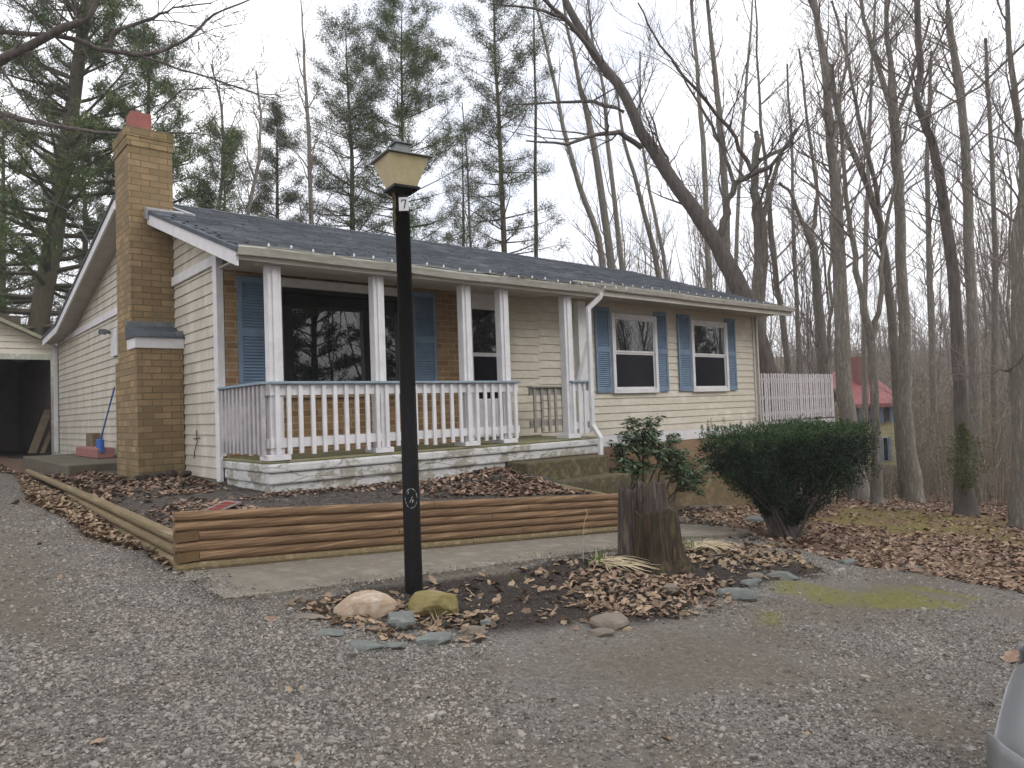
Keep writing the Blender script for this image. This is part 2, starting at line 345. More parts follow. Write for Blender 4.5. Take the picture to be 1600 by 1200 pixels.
mmx = N(t, 'ShaderNodeMath', operation='MULTIPLY'); t.links.new(A('moss'), mmx.inputs[0]); t.links.new(ramp(t, mul_n.outputs['Fac'], [(.36, (.1, .1, .1)), (.56, (1, 1, 1))]), mmx.inputs[1])
c = mixc(t, mmx.outputs[0], c, ramp(t, earth_n.outputs['Fac'], [(.3, (.10, .10, .025)), (.6, (.22, .215, .045)), (.8, (.17, .15, .08))]))
t.links.new(c, b.inputs['Base Color']); b.inputs['Roughness'].default_value = .95; b.inputs['Specular IOR Level'].default_value = .15
ad = N(t, 'ShaderNodeMath', operation='SUBTRACT'); t.links.new(earth_n.outputs['Fac'], ad.inputs[0]); t.links.new(vo.outputs['Distance'], ad.inputs[1])
bump(t, b, ad.outputs[0], .9, .02)
ground = npmesh('ground', V, F, gm, smooth=True); tag(ground, kind='structure')
spk = np.clip(fbm(GX, GY, 4, 21)*1.6+.75, 0, 1)
far = ss(20, 30, np.hypot(GX, GY))
attr(ground, 'mulch', np.clip(polymask(GX, GY, P_mulch, .16, 1)+polymask(GX, GY, P_soil, .2, 2), 0, 1))
attr(ground, 'bare', ruts(GX, GY))
leafy = np.clip(polymask(GX, GY, P_leafR, .22, 5)+polymask(GX, GY, P_leafL, .15, 6)*.8+far, 0, 1)
attr(ground, 'leafy', leafy*.95)
attr(ground, 'moss', np.clip(polymask(GX, GY, P_moss1, .12, 11)*spk+polymask(GX, GY, P_moss3, .1, 12)*spk*.8+polymask(GX, GY, P_moss2, .6, 13)*np.clip(spk+.1, 0, 1)*.9+.12*(fbm(GX, GY, 2, 31) > .5)*(GX > 3)*(GX < 9)*(GY > 2.2), 0, 1))

# concrete walkway
farE = [(1.62, 5.71)]+[(x, 5.71) for x in (2.6, 3.6, 4.6, 5.6, 6.6)]+g2([(1062, 821), (1115, 824), (1172, 831)])
nearE = g2([(352, 942), (550, 917), (700, 897), (850, 876), (967, 860), (1010, 853), (1062, 842), (1120, 840), (1172, 836)])
mb = MB(); n = len(farE)
L = []
for a, c_ in zip(farE, nearE):
    for k in range(7):
        q = (lerp(a[0], c_[0], k/6), lerp(a[1], c_[1], k/6)); q = (q[0]+random.uniform(-.012, .012), q[1]+random.uniform(-.02, .02)); L.append((q[0], q[1], float(terr(*q))+.028+random.uniform(-.003, .003)))
vs = L+[(p[0], p[1], p[2]-.12) for p in L]; fs = []; K = 7; m_ = n*K
for i in range(n-1):
    for k in range(K-1): fs.append((i*K+k, i*K+k+1, (i+1)*K+k+1, (i+1)*K+k))
for i in range(n-1):
    fs += [(i*K+K-1, m_+i*K+K-1, m_+(i+1)*K+K-1, (i+1)*K+K-1), (i*K, (i+1)*K, m_+(i+1)*K, m_+i*K)]
for k in range(K-1): fs += [(k, m_+k, m_+k+1, k+1), ((n-1)*K+k, (n-1)*K+k+1, m_+(n-1)*K+k+1, m_+(n-1)*K+k)]
mb.add(vs, fs); pathm = M('walk_concrete', (.27, .245, .20), (.165, .145, .115), 3.2, .95, .45, 60, c3=(.23, .21, .17))
tag(mb.build('path', pathm), kind='structure')

# raised bed soil
def bedz(X, Y):
    fr = .755-.0703*(X-1.6)-.055; bk = .66-.03*(X-3)
    tt = np.clip((Y-5.8)/1.7, 0, 1)
    z = fr*(1-tt)+bk*tt+.012*fbm(X, Y, 6, 8)+.10*np.exp(-((X-6.0)**2+(Y-7.3)**2)/.35)
    lf = np.interp(Y, [5.8, 9, 14.6], [.53, .60, .66])
    k = ss(1.66, 2.3, X)
    return np.minimum(z, lf*(1-k)+z*k)
def sheet(name, x0, x1, y0, y1, st, fz, mat):
    ax = np.linspace(x0, x1, max(2, int((x1-x0)/st))); ay = np.linspace(y0, y1, max(2, int((y1-y0)/st)))
    X, Y = np.meshgrid(ax, ay); Z = fz(X, Y); n1, n2 = len(ax), len(ay)
    V = np.stack([X.ravel(), Y.ravel(), Z.ravel()], 1); ii = (np.arange(n2-1)[:, None]*n1+np.arange(n1-1)[None]).ravel()
    return npmesh(name, V, np.stack([ii, ii+1, ii+1+n1, ii+n1], 1), mat, smooth=True)
soilm = M('bed_soil', (.10, .085, .075), (.045, .038, .032), 14, .95, .8, 60, c3=(.14, .12, .10))
tag(sheet('bed_soil_front', 1.66, 6.52, 5.86, 7.55, .05, bedz, soilm), kind='structure')
tag(sheet('bed_soil_side', 1.68, 3.1, 7.55, 14.2, .08, lambda X, Y: bedz(X, np.full_like(X, 7.5))+.01*(Y-7.55)+.012*fbm(X, Y, 6, 8), soilm), kind='structure')

# ------------------------------------------------------------------ house
house = thing('brick_and_siding_house', (9, 13, .8), 'single storey cream sided house with blue shutters, brick chimney and white porch', 'house')
FY = 8.9; PY = 7.5; GXW = 3.0; HX1 = 14.87
RX0, RX1 = 2.65, 15.2
RIDGE = (12.63, 5.03); EF = (7.37, 3.21); EW = (8.15, 3.48)
def roofz(Y):
    return float(np.interp(Y, [7.37, 12.63, 18.2, 20.1], [3.21, 5.03, 3.64, 3.52]))
def H(mb_, name, mat, smooth=False, bevel=0, parent=None, label=None):
    o = mb_.build(name, mat, house if parent is None else parent, smooth, bevel)
    if parent is not None: o.matrix_parent_inverse = Matrix.Translation(house.location).inverted()
    if label: o['label'] = label
    return o
def lap_front(mb_, x0, x1, z0, z1, Y, exp=.135):
    z = z0
    while z < z1-.01:
        zt = min(z+exp, z1)
        mb_.add([(x0, Y-.022, z), (x1, Y-.022, z), (x1, Y-.004, zt), (x0, Y-.004, zt), (x0, Y+.01, z), (x1, Y+.01, z)], [(0, 1, 2, 3), (0, 4, 5, 1)]); z = zt
def lap_side(mb_, y0, y1f, z0, z1, X, exp=.135):   # y1f(z) -> (ya, yb) clip range at height
    z = z0
    while z < z1-.01:
        zt = min(z+exp, z1); a0, b0 = y1f(z); a1, b1 = y1f(zt)
        mb_.add([(X-.022, a0, z), (X-.022, b0, z), (X-.004, b1, zt), (X-.004, a1, zt), (X+.01, a0, z), (X+.01, b0, z)], [(0, 3, 2, 1), (0, 1, 5, 4)]); z = zt
# wing front siding (to the right of the door)
mb = MB(); lap_front(mb, 7.52, 8.2, 1.0, 3.36, FY); H(mb, 'siding_wall', siding, label='cream lap siding between door and wing')
mb = MB(); lap_front(mb, 8.2, HX1, .90, 3.40, FY); H(mb, 'siding_wall', siding, label='cream lap siding of the right wing')
mb = MB(); mb.box((8.2, FY-.02, .70), (HX1, FY+.02, .90)); H(mb, 'trim_board', white, bevel=.004)
mb = MB(); mb.box((HX1-.07, FY-.045, .66), (HX1+.03, FY-.023, 3.40)); mb.box((HX1+.008, FY-.023, .66), (HX1+.03, FY+.1, 3.40)); H(mb, 'corner_board', white)
# gable side siding
mb = MB()
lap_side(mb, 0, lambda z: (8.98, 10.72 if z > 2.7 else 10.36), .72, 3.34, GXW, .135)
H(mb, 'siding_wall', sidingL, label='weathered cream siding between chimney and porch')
def gab(z):
    zf = z+.16
    return (float(np.interp(zf, [3.21, 5.03], [7.37, 12.63])), float(np.interp(-zf, [-5.03, -3.64, -3.52, -3.4], [12.63, 18.2, 20.1, 20.3])))
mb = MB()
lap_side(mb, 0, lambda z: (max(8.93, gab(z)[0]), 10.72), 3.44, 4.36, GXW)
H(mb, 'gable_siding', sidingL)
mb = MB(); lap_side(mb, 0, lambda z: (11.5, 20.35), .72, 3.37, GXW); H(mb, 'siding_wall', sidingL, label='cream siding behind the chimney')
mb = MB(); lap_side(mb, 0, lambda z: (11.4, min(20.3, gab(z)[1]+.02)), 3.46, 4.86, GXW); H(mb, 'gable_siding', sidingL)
mb = MB(); mb.box((GXW-.045, 8.93, 3.33), (GXW-.012, 10.73, 3.45)); H(mb, 'trim_board', white)
mb = MB(); mb.box((GXW-.045, 11.4, 3.35), (GXW-.012, 20.3, 3.47)); H(mb, 'trim_board', white)
mb = MB(); mb.box((GXW-.055, 8.86, .70), (GXW-.012, 9.0, 3.42)); mb.box((GXW-.012, 8.86, 1.0), (GXW+.03, 8.885, 3.42)); H(mb, 'corner_board', white, bevel=.004)
mb = MB(); mb.box((GXW-.06, 20.25, .7), (GXW+.05, 20.36, 3.4)); H(mb, 'corner_board', white)
# inner core walls (block light)
mb = MB()
prof = [(8.93, .2), (8.93, 3.30), (12.63, 4.85), (18.2, 3.45), (20.3, 3.3), (20.3, .2)]
mb.prism(prof, 0, GXW+.03, HX1-.02); core = H(mb, 'wall_core', siding)
# foundation: right wing brick + clay stained base, left block
mb = MB(); mb.box((8.2, FY-.015, .05), (HX1+.02, FY+.028, .698)); H(mb, 'foundation', brick_fnd, label='brick foundation course under the right wing')
mb = MB(); mb.box((8.2, FY-.05, -1.6), (HX1+.02, FY-.016, .30)); H(mb, 'foundation', mudwall, label='clay stained lower foundation')
mb = MB(); mb.box((GXW+.02, 9.0, .1), (GXW+.1, 20.3, .72)); H(mb, 'foundation', concrete)
mb = MB(); mb.box((HX1+.021, FY, -1.8), (HX1+.1, 20.3, 3.36)); H(mb, 'side_wall', siding)
# brick wall with picture window
WX0, WX1, WZ0, WZ1 = 3.66, 5.60, 1.74, 3.22
mb = MB()
for a, c_ in (((GXW+.035, .9), (WX0, 3.40)), ((WX1, .9), (6.62, 3.40)), ((WX0, .9), (WX1, WZ0)), ((WX0, WZ1), (WX1, 3.40))):
    mb.box((a[0], FY-.03, a[1]), (c_[0], FY+.025, c_[1]))
H(mb, 'brick_wall', brick_wall)
mb = MB(); mb.box((WX0-.02, FY-.075, WZ0-.06), (WX1+.02, FY-.032, WZ0-.002)); H(mb, 'window_sill', brick_wall, bevel=.005)
def window(x0, x1, z0, z1, Y, fw, sashz=None, name='window', top=None, label=None):
    mb = MB(); top = top or fw
    mb.box((x0, Y-.05, z0), (x0+fw, Y+.02, z1)); mb.box((x1-fw, Y-.05, z0), (x1, Y+.02, z1))
    mb.box((x0+fw, Y-.05, z1-top), (x1-fw, Y+.02, z1)); mb.box((x0+fw, Y-.055, z0), (x1-fw, Y+.02, z0+fw*1.1))
    fr = H(mb, name, white, bevel=.004, label=label)
    def sub(mb_, nm, mat, bevel=0):
        o = mb_.build(nm, mat, None, False, bevel); o.parent = fr; o.matrix_parent_inverse = Matrix.Identity(4)
        o.location = house.location*-1 if False else (0, 0, 0); o.matrix_parent_inverse = fr.matrix_parent_inverse.copy(); 
        o.matrix_parent_inverse = Matrix.Identity(4); return o
    ix0, ix1, iz0, iz1 = x0+fw, x1-fw, z0+fw*1.1, z1-top
    if sashz:
        m = MB(); s = .035
        for (a, c_, yy) in ((sashz, iz1, -.02), (iz0, sashz, -.005)):
            m.box((ix0, Y+yy-.012, a), (ix0+s, Y+yy+.012, c_)); m.box((ix1-s, Y+yy-.012, a), (ix1, Y+yy+.012, c_))
            m.box((ix0+s, Y+yy-.012, c_-s), (ix1-s, Y+yy+.012, c_)); m.box((ix0+s, Y+yy-.012, a), (ix1-s, Y+yy+.012, a+s))
        sub(m, 'sash', metalw)
        m = MB(); m.box((ix0+s, Y-.024, sashz+s), (ix1-s, Y-.018, iz1-s)); sub(m, 'pane', glass)
        m = MB(); m.box((ix0+s, Y-.009, iz0+s), (ix1-s, Y-.003, sashz-s)); sub(m, 'pane', glass_low)
    else:
        m = MB(); m.box((ix0, Y-.01, iz0), (ix1, Y-.003, iz1)); sub(m, 'pane', glass)
    return fr
window(WX0, WX1, WZ0, WZ1, FY-.03, .085, name='picture_window', top=.11, label='wide single pane picture window')
ax = lambda px, Y=FY: float(yp(px, 550, Y)[0])
window(ax(953), ax(1023), 1.66, 3.14, FY-.03, .075, 2.42)
window(ax(1077), ax(1133), 1.66, 3.14, FY-.03, .075, 2.42)
def shutter(x0, x1, z0, z1, Y):
    mb = MB(); s = .05; y0 = Y-.045; y1 = Y-.018
    mb.box((x0, y0, z0), (x0+s, y1, z1)); mb.box((x1-s, y0, z0), (x1, y1, z1))
    zm = (z0+z1)/2
    for a, c_ in ((z0, z0+.08), (z1-.07, z1), (zm-.045, zm+.045)): mb.box((x0+s, y0, a), (x1-s, y1, c_))
    mb.box((x0+s, y1-.006, z0+.08), (x1-s, y1-.002, z1-.07))
    for a, c_ in ((z0+.08, zm-.045), (zm+.045, z1-.07)):
        k = int((c_-a)/.036)
        for i in range(k):
            z = a+(i+.5)*(c_-a)/k
            mb.add([(x0+s, y0+.002, z-.016), (x1-s, y0+.002, z-.016), (x1-s, y1-.007, z+.013), (x0+s, y1-.007, z+.013), (x0+s, y0+.006, z-.02), (x1-s, y0+.006, z-.02)], [(0, 1, 2, 3), (0, 4, 5, 1)])
    H(mb, 'shutter', bluepaint)
shutter(ax(371), ax(371)+.40, 1.80, 3.20, FY-.012); shutter(ax(643), ax(643)+.41, 1.80, 3.20, FY-.012)
for p0, p1 in ((928.5, 951.5), (1021.5, 1040.5), (1057.5, 1076.5), (1132, 1147)):
    shutter(ax(p0), ax(p1), 1.68, 3.24, FY-.006)
# door
mb = MB(); dx0, dx1 = 6.62, 7.52
for a, c_ in (((dx0, 1.0), (dx0+.1, 3.40)), ((dx1-.1, 1.0), (dx1, 3.40)), ((dx0+.1, 3.12), (dx1-.1, 3.40))): mb.box((a[0], FY-.06, a[1]), (c_[0], FY+.02, c_[1]))
H(mb, 'door_frame', white, bevel=.004)
mb = MB(); Y = FY-.02
a0, a1 = dx0+.1, dx1-.1
for a, c_ in (((a0, 1.02), (a0+.085, 3.12)), ((a1-.085, 1.02), (a1, 3.12)), ((a0+.085, 3.02), (a1-.085, 3.12)), ((a0+.085, 2.28), (a1-.085, 2.34)), ((a0+.085, 1.02), (a1-.085, 1.62))):
    mb.box((a[0], Y-.02, a[1]), (c_[0], Y+.015, c_[1]))
door = H(mb, 'door', white, bevel=.003)
for nm, z0, z1, g_ in (('pane', 2.34, 3.02, glass), ('pane', 1.62, 2.28, glass_low)):
    m = MB(); m.box((a0+.085, Y-.006, z0), (a1-.085, Y, z1)); o = m.build(nm, g_); o.parent = door
m = MB(); m.box((a1-.07, Y-.06, 1.95), (a1-.03, Y-.02, 2.10)); o = m.build('handle', tinm); o.parent = door
# roof
mb = MB(); th = .05
def slab(y0, z0, y1, z1, x0, x1, n=1):
    mb.add([(x0, y0, z0), (x1, y0, z0), (x1, y1, z1), (x0, y1, z1), (x0, y0, z0-th), (x1, y0, z0-th), (x1, y1, z1-th), (x0, y1, z1-th)], [(0, 1, 2, 3), (4, 7, 6, 5), (0, 4, 5, 1), (1, 5, 6, 2), (2, 6, 7, 3), (3, 7, 4, 0)])
PX1 = 8.16
slab(7.33, roofz(7.37)-.014, 8.08, roofz(8.08), RX0-.02, PX1); slab(8.08, roofz(8.08), 12.63, 5.03, RX0-.02, RX1+.02)
slab(12.63, 5.03, 18.2, 3.64, RX0-.02, RX1+.02); slab(18.2, 3.64, 20.15, 3.515, RX0-.02, RX1+.02)
roof = H(mb, 'roof', shingle)
m = MB()
for k in range(44):
    x = RX0+.29*k
    m.add([(x, 12.48, roofz(12.48)+.012), (x+.3, 12.48, roofz(12.48)+.006), (x+.3, 12.63, 5.048), (x, 12.63, 5.054), (x+.3, 12.78, roofz(12.78)+.006), (x, 12.78, roofz(12.78)+.012)], [(0, 1, 2, 3), (3, 2, 4, 5)])
o = m.build('ridge_cap', shingle); o.parent = roof
# raised shingle courses give the roof its rows
m = MB(); r2 = random.Random(3)
Y = 7.45
while Y < 12.4:
    x = RX0-.02+r2.uniform(0, .3); xe = PX1 if Y < 8.15 else RX1+.02
    while x < xe-.05:
        w = min(r2.uniform(.26, .34), xe-x); dz = r2.uniform(.013, .021); y0 = Y+r2.uniform(-.01, .01)
        m.add([(x, y0, roofz(y0)+dz), (x+w-.006, y0, roofz(y0)+dz), (x+w-.006, y0+.15, roofz(y0+.15)+.003), (x, y0+.15, roofz(y0+.15)+.003), (x, y0, roofz(y0)-.002), (x+w-.006, y0, roofz(y0)-.002)], [(0, 1, 2, 3), (0, 4, 5, 1)])
        x += w
    Y += .142
o = m.build('shingles', M('shingle_tabs', (.135, .15, .17), (.095, .107, .122), 1.2, .95, .3, 150, island=.25, c3=(.165, .178, .19))); o.parent = roof
# rake boards
def rake(x, pts, w, nm='rake_board', thick=.03):
    m = MB()
    up = [(y, z-.004) for y, z in pts]; dn = [(y, z-w) for y, z in pts][::-1]
    for i in range(len(pts)-1):
        y0, z0 = pts[i]; y1, z1 = pts[i+1]
        m.prism([(y0, z0-.052), (y1, z1-.052), (y1, z1-w), (y0, z0-w)], 0, x, x+thick)
    return H(m, nm, white)
rake(RX0, [(7.37, 3.21), (10.7, roofz(10.7))], .20); rake(RX0, [(11.6, roofz(11.6)), (12.63, 5.03), (18.2, 3.64), (20.1, 3.52)], .20)
rake(RX1-.03, [(8.12, roofz(8.12)), (12.63, 5.03), (18.2, 3.64), (20.1, 3.52)], .18)
# rake soffits (under the overhang)
for y0, y1 in ((7.38, 10.7), (11.6, 12.6), (12.6, 18.2), (18.2, 20.0)):
    m = MB(); z0, z1 = roofz(y0)-.15, roofz(y1)-.15
    m.add([(RX0+.03, y0, z0), (GXW+.04, y0, z0), (GXW+.04, y1, z1), (RX0+.03, y1, z1)], [(0, 1, 2, 3)]); H(m, 'soffit', soffit_shaded)
m = MB(); m.box((PX1, 8.16, 3.345), (RX1-.04, FY, 3.37)); H(m, 'soffit', soffit_shaded)
m = MB(); m.box((GXW-.02, 7.66, 3.26), (PX1-.09, FY-.03, 3.285)); H(m, 'porch_ceiling', soffit_shaded)
m = MB(); m.box((GXW-.04, 7.50, 3.085), (8.02, 7.655, 3.24)); H(m, 'porch_beam', soffit_shaded, bevel=.004)
m = MB(); m.box((RX0+.03, 7.375, 3.075), (8.06, 7.40, 3.17)); H(m, 'fascia', soffit_shaded)  # dark tone paints in the shade band below the gutter
m = MB(); m.box((RX0+.03, 7.40, 3.075), (8.06, 7.50, 3.09)); H(m, 'soffit', soffit_shaded)
m = MB(); m.box((PX1+.02, 8.12, 3.28), (RX1-.03, 8.15, 3.43)); H(m, 'fascia', soffit_shaded)
m = MB(); m.box((PX1+.02, 8.15, 3.30), (RX1-.04, 8.155+.02, 3.36)); 
m = MB(); m.prism([(7.4, 3.17), (8.15, 3.42), (8.15, 3.24), (7.4, 3.08)], 0, PX1-.08, PX1-.03); H(m, 'porch_end_board', whiteold)
def gutter(x0, x1, Y, zt, nm='gutter'):
    m = MB(); k = 24
    pr = [(0, 0), (0, -.08), (-.02, -.09), (-.06, -.088), (-.08, -.05), (-.098, -.018), (-.098, 0), (-.09, 0), (-.089, -.016), (-.072, -.046), (-.054, -.08), (-.02, -.082), (-.01, -.074), (-.01, 0)]
    xs = [x0+(x1-x0)*i/k for i in range(k+1)]; n = len(pr); sag = [.004*math.sin(i*.9)+.006*math.sin(i*.37) for i in range(k+1)]
    vs = [(x, Y+q[0], zt+q[1]+sg) for x, sg in zip(xs, sag) for q in pr]
    fs = [(i*n+j, (i+1)*n+j, (i+1)*n+(j+1) % n, i*n+(j+1) % n) for i in range(k) for j in range(n)]+[tuple(range(n))[::-1], tuple(k*n+j for j in range(n))]
    m.add(vs, fs); return H(m, nm, guttr)
gutter(RX0+.0, 8.11, 7.37, 3.205); gutter(8.2, RX1, 8.12, 3.455)
m = MB(); rr = random.Random(5)
for i in range(1400):
    top = i % 2; x = rr.uniform(5.8, 8.08) if top else rr.uniform(8.25, 15.1); Yb, zb = (7.31, 3.205) if top else (8.06, 3.455)
    if not top and rr.random() > .55+.45*math.sin(x*2.3): continue
    px_, py_ = x, Yb+rr.uniform(-.05, .08); z = zb+rr.uniform(-.005, .02); s = rr.uniform(.012, .045); a = rr.uniform(0, 3.14)
    m.add([(px_-s*math.cos(a), py_-s*math.sin(a), z), (px_+s*math.sin(a)*.4, py_-s*.3, z+.008), (px_+s*math.cos(a), py_+s*math.sin(a), z+.012), (px_-s*math.sin(a)*.4, py_+s*.3, z+.004)], [(0, 1, 2, 3)])
H(m, 'gutter_debris', M('gutter_leaves', (.10, .07, .045), (.045, .035, .025), 9, .95, island=.5))
# downspouts
m = MB()
def sqtube(m, pts, w, d):
    for a, c_ in zip(pts[:-1], pts[1:]):
        A_, B_ = Vector(a), Vector(c_); dr = (B_-A_).normalized(); side = dr.cross(Vector((0, 1, 0))); 
        side = side.normalized() if side.length > .1 else Vector((1, 0, 0)); o2 = dr.cross(side).normalized()
        A_ = A_-dr*.012; B_ = B_+dr*.012
        vs = [p+side*sx*w/2+o2*sy*d/2 for p in (A_, B_) for sx, sy in ((-1, -1), (1, -1), (1, 1), (-1, 1))]
        m.add(vs, [(0, 1, 2, 3), (4, 7, 6, 5), (0, 4, 5, 1), (1, 5, 6, 2), (2, 6, 7, 3), (3, 7, 4, 0)])
dsx = float(yp(922, 560, 8.80)[0])
q0 = yp(934, 466, 7.32); pA = (8.55, 7.31, 3.10); pB = (8.55, 7.31, 3.02); pC = (dsx, 8.76, 2.98); pD = (dsx, 8.79, 1.22)
pE = (8.60, 7.95, 1.02); pF = (8.60, 7.95, .40)
e1 = tuple(yp(925, 668, 8.75)); e2 = tuple(yp(937, 690, 8.3)); e3 = tuple(yp(938, 728, 8.3))
s1 = tuple(yp(935, 462, 7.33)); s2 = tuple(yp(929, 474, 7.5)); s3 = tuple(yp(917, 485, 8.80)); 
sqtube(m, [(8.06, 7.32, 3.13), (8.05, 7.33, 3.07), tuple(yp(919, 482, 7.41)), tuple(yp(926, 664, 7.41)), tuple(yp(938, 684, 7.33)), tuple(yp(939, 728, 7.33))], .07, .055)
H(m, 'downspout', metalw, bevel=.01)
m = MB(); sqtube(m, [tuple(yp(74, 528, 20.1)), tuple(yp(86, 543, 20.2)), tuple(yp(88, 705, 20.2))], .08, .06); H(m, 'downspout', metalw)
m = MB(); m.box((HX1-.02, FY-.10, .60), (HX1+.035, FY-.05, 3.36)); H(m, 'downspout', M('tan_aluminium', (.50, .47, .38), (.42, .39, .31), 4, .5))
# chimney
CX = 2.43; CY0, CY1 = 10.74, 11.50
m = MB(); m.box((CX, CY0, .6), (GXW+.003, CY1, 5.42)); ch = H(m, 'chimney', brick_chim, bevel=.006)
m = MB(); m.box((CX-.012, CY0-.012, 5.24), (GXW+.015, CY1+.012, 5.37)); m.box((CX-.022, CY0-.022, 5.37), (GXW+.025, CY1+.022, 5.50)); o = m.build('corbelled_top', brick_chim); o.parent = ch
m = MB(); m.box((CX-.03, 10.34, .56), (GXW-.024, CY0-.002, 2.44)); m.box((CX-.03, CY0-.002, .56), (CX-.002, CY1+.03, 2.30)); o = m.build('chimney_shoulder', brick_chim, bevel=.006); o.parent = ch
m = MB(); m.box((2.52, 10.93, 5.50), (2.79, 11.2, 5.80)); m2 = m
o = m2.build('chimney_flue', flue_m, bevel=.01); o.parent = ch
m = MB(); m.box((CX-.05, 10.30, 2.42), (GXW-.02, 10.36, 2.57)); m.box((CX-.05, 10.36, 2.42), (CX-.02, CY0+.0, 2.57)); o = m.build('shoulder_trim', white); o.parent = ch
m = MB(); m.add([(CX-.07, 10.27, 2.575), (GXW-.01, 10.27, 2.575), (GXW-.01, CY0-.003, 2.76), (CX-.07, CY0-.003, 2.76), (CX-.07, 10.27, 2.555), (GXW-.01, 10.27, 2.555), (GXW-.01, CY0-.003, 2.56), (CX-.07, CY0-.003, 2.56)], [(0, 1, 2, 3), (0, 4, 5, 1), (0, 3, 7, 4), (4, 7, 6, 5), (1, 5, 6, 2)]); o = m.build('shoulder_roof', shingle); o.parent = ch
m = MB(); m.box((CX-.06, CY0-.014, 2.755), (GXW-.01, CY0-.004, 2.82)); m.box((GXW-.09, 10.3, 2.58), (GXW-.028, 10.74, 2.66)); o = m.build('flashing', tinm); o.parent = ch
lead = M('silver_flashing', (.42, .43, .45), (.30, .31, .33), 12, .4, .5, 30, spec=.6, metal=.3)
m = MB(); z = roofz(10.7)
m.box((2.62, 10.56, z-.12), (3.25, 10.737, z+.035), Matrix.Rotation(rad(19), 3, 'X'), (2.9, 10.7, z)); m.box((3.1, 10.5, z-.02), (3.20, 11.6, z+.05), Matrix.Rotation(rad(19), 3, 'X'), (3.1, 10.7, z)); o = m.build('flashing', lead, bevel=.01); o.parent = ch
for k in range(9):
    pass
# porch
m = MB(); m.box((GXW-.02, PY-.03, .955), (8.13, FY-.03, .985)); H(m, 'porch_slab', porchtop, bevel=.012)
m = MB(); m.box((GXW-.03, PY-.06, .86), (8.08, PY+.12, .953)); m.box((GXW-.03, PY+.12, .86), (GXW+.12, FY-.05, .953)); m.box((GXW-.01, PY-.03, .735), (8.06, PY+.12, .857)); m.box((GXW-.01, PY+.12, .735), (GXW+.12, FY-.05, .857)); H(m, 'porch_edge', concwhite, bevel=.02)
m = MB(); m.box((GXW+.02, PY+.01, .2), (6.25, FY-.04, .738)); H(m, 'porch_base', concwhite, bevel=.015)
m = MB(); m.box((7.95, PY+.1, -.1), (8.05, FY-.04, .738)); m.box((6.3, 8.2, -.2), (8.05, 8.4, .70)); H(m, 'porch_base', mossconc)
for (x0, x1, y0, z0, z1) in ((6.26, 7.86, 7.10, .0, .73), (6.3, 7.98, 6.80, -.2, .47)):
    m = MB(); m.box((x0, y0, z0), (x1, 7.52 if z1 > .6 else 7.098, z1)); H(m, 'porch_step', mossconc, bevel=.02)
m = MB(); m.box((8.12, 7.55, -.4), (8.7, 8.8, .22)); H(m, 'foundation', mudwall, bevel=.02, label='clay stained block beside the steps')
# columns
cols = [(3.0, 3.19), (4.275, 4.46), (5.575, 5.76), (6.215, 6.405), (7.43, 7.63)]
for x0, x1 in cols:
    x0 += .03; x1 -= .012
    m = MB(); m.box((x0, PY+.0, 1.05), (x1, PY+.12, 3.084)); m.box((x0+.045, PY-.018, 1.05), (x1-.045, PY-.001, 3.074))
    m.box((x0-.05, PY-.045, .987), (x1+.05, PY+.21, 1.048)); H(m, 'porch_column', white, bevel=.006)
pl0, pl1 = float(yp(905, 540, 8.62)[0]), float(yp(917, 540, 8.62)[0]); m = MB(); m.box((pl0, 8.62, .99), (pl1, 8.74, 3.26)); H(m, 'porch_column', white, bevel=.006)
bA, bB = yp(903, 600, 7.6), yp(918, 535, 7.56)
m = MB(); m.tube([tuple(bA), tuple(bB)], [.035, .035], 4); H(m, 'brace', white)
def railing(x0, y0, x1, y1, n, mat, ztop=1.80, bot=1.12, cap=railcap, nm='porch_railing', lowb=1.045, bw=.022):
    dx, dy = x1-x0, y1-y0; L_ = math.hypot(dx, dy); ux, uy = dx/L_, dy/L_; vx, vy = -uy, ux
    def obx(m, s0, s1, w0, w1, z0, z1):
        P = [(x0+ux*s+vx*w, y0+uy*s+vy*w) for s, w in ((s0, w0), (s1, w0), (s1, w1), (s0, w1))]
        m.add([(*p, z0) for p in P]+[(*p, z1) for p in P], [(0, 3, 2, 1), (4, 5, 6, 7), (0, 1, 5, 4), (1, 2, 6, 5), (2, 3, 7, 6), (3, 0, 4, 7)])
    m = MB(); obx(m, 0, L_, -.06, .07, ztop, ztop+.028); r = H(m, nm, cap, bevel=.004)
    m = MB(); obx(m, .0, L_, 0, .038, ztop-.12, ztop-.002); o = m.build('top_rail', mat); o.parent = r
    m = MB(); obx(m, .0, L_, 0, .038, bot, bot+.10); o = m.build('bottom_rail', mat); o.parent = r
    rr = random.Random(n)
    for i in range(n):
        s = (i+.5)*L_/n+rr.uniform(-.006, .006); m = MB(); e = rr.uniform(-.012, .012)
        obx(m, s-bw, s+bw, -.030, -.001, lowb+e, ztop-.006); o = m.build('baluster', mat); o.parent = r
    return r
railing(3.02, PY-.02, 6.50, PY-.02, 26, white)
railing(GXW-.01, FY-.04, GXW-.01, PY+.0, 11, M('weathered_white_wood', (.50, .48, .49), (.36, .34, .34), 6, .8), bw=.03)
railing(7.50, PY-.02, 7.96, PY-.02, 4, white)
gx0, gx1 = float(yp(829, 640, 8.3)[0]), float(yp(884, 640, 8.3)[0])
greyw = M('bare_grey_wood', (.40, .38, .35), (.27, .25, .22), 6, .9, .3, 40, (1, 1, 3))
railing(gx0, 8.3, gx1, 8.3, 5, greyw, 1.76, 1.16, greyw, lowb=1.06)
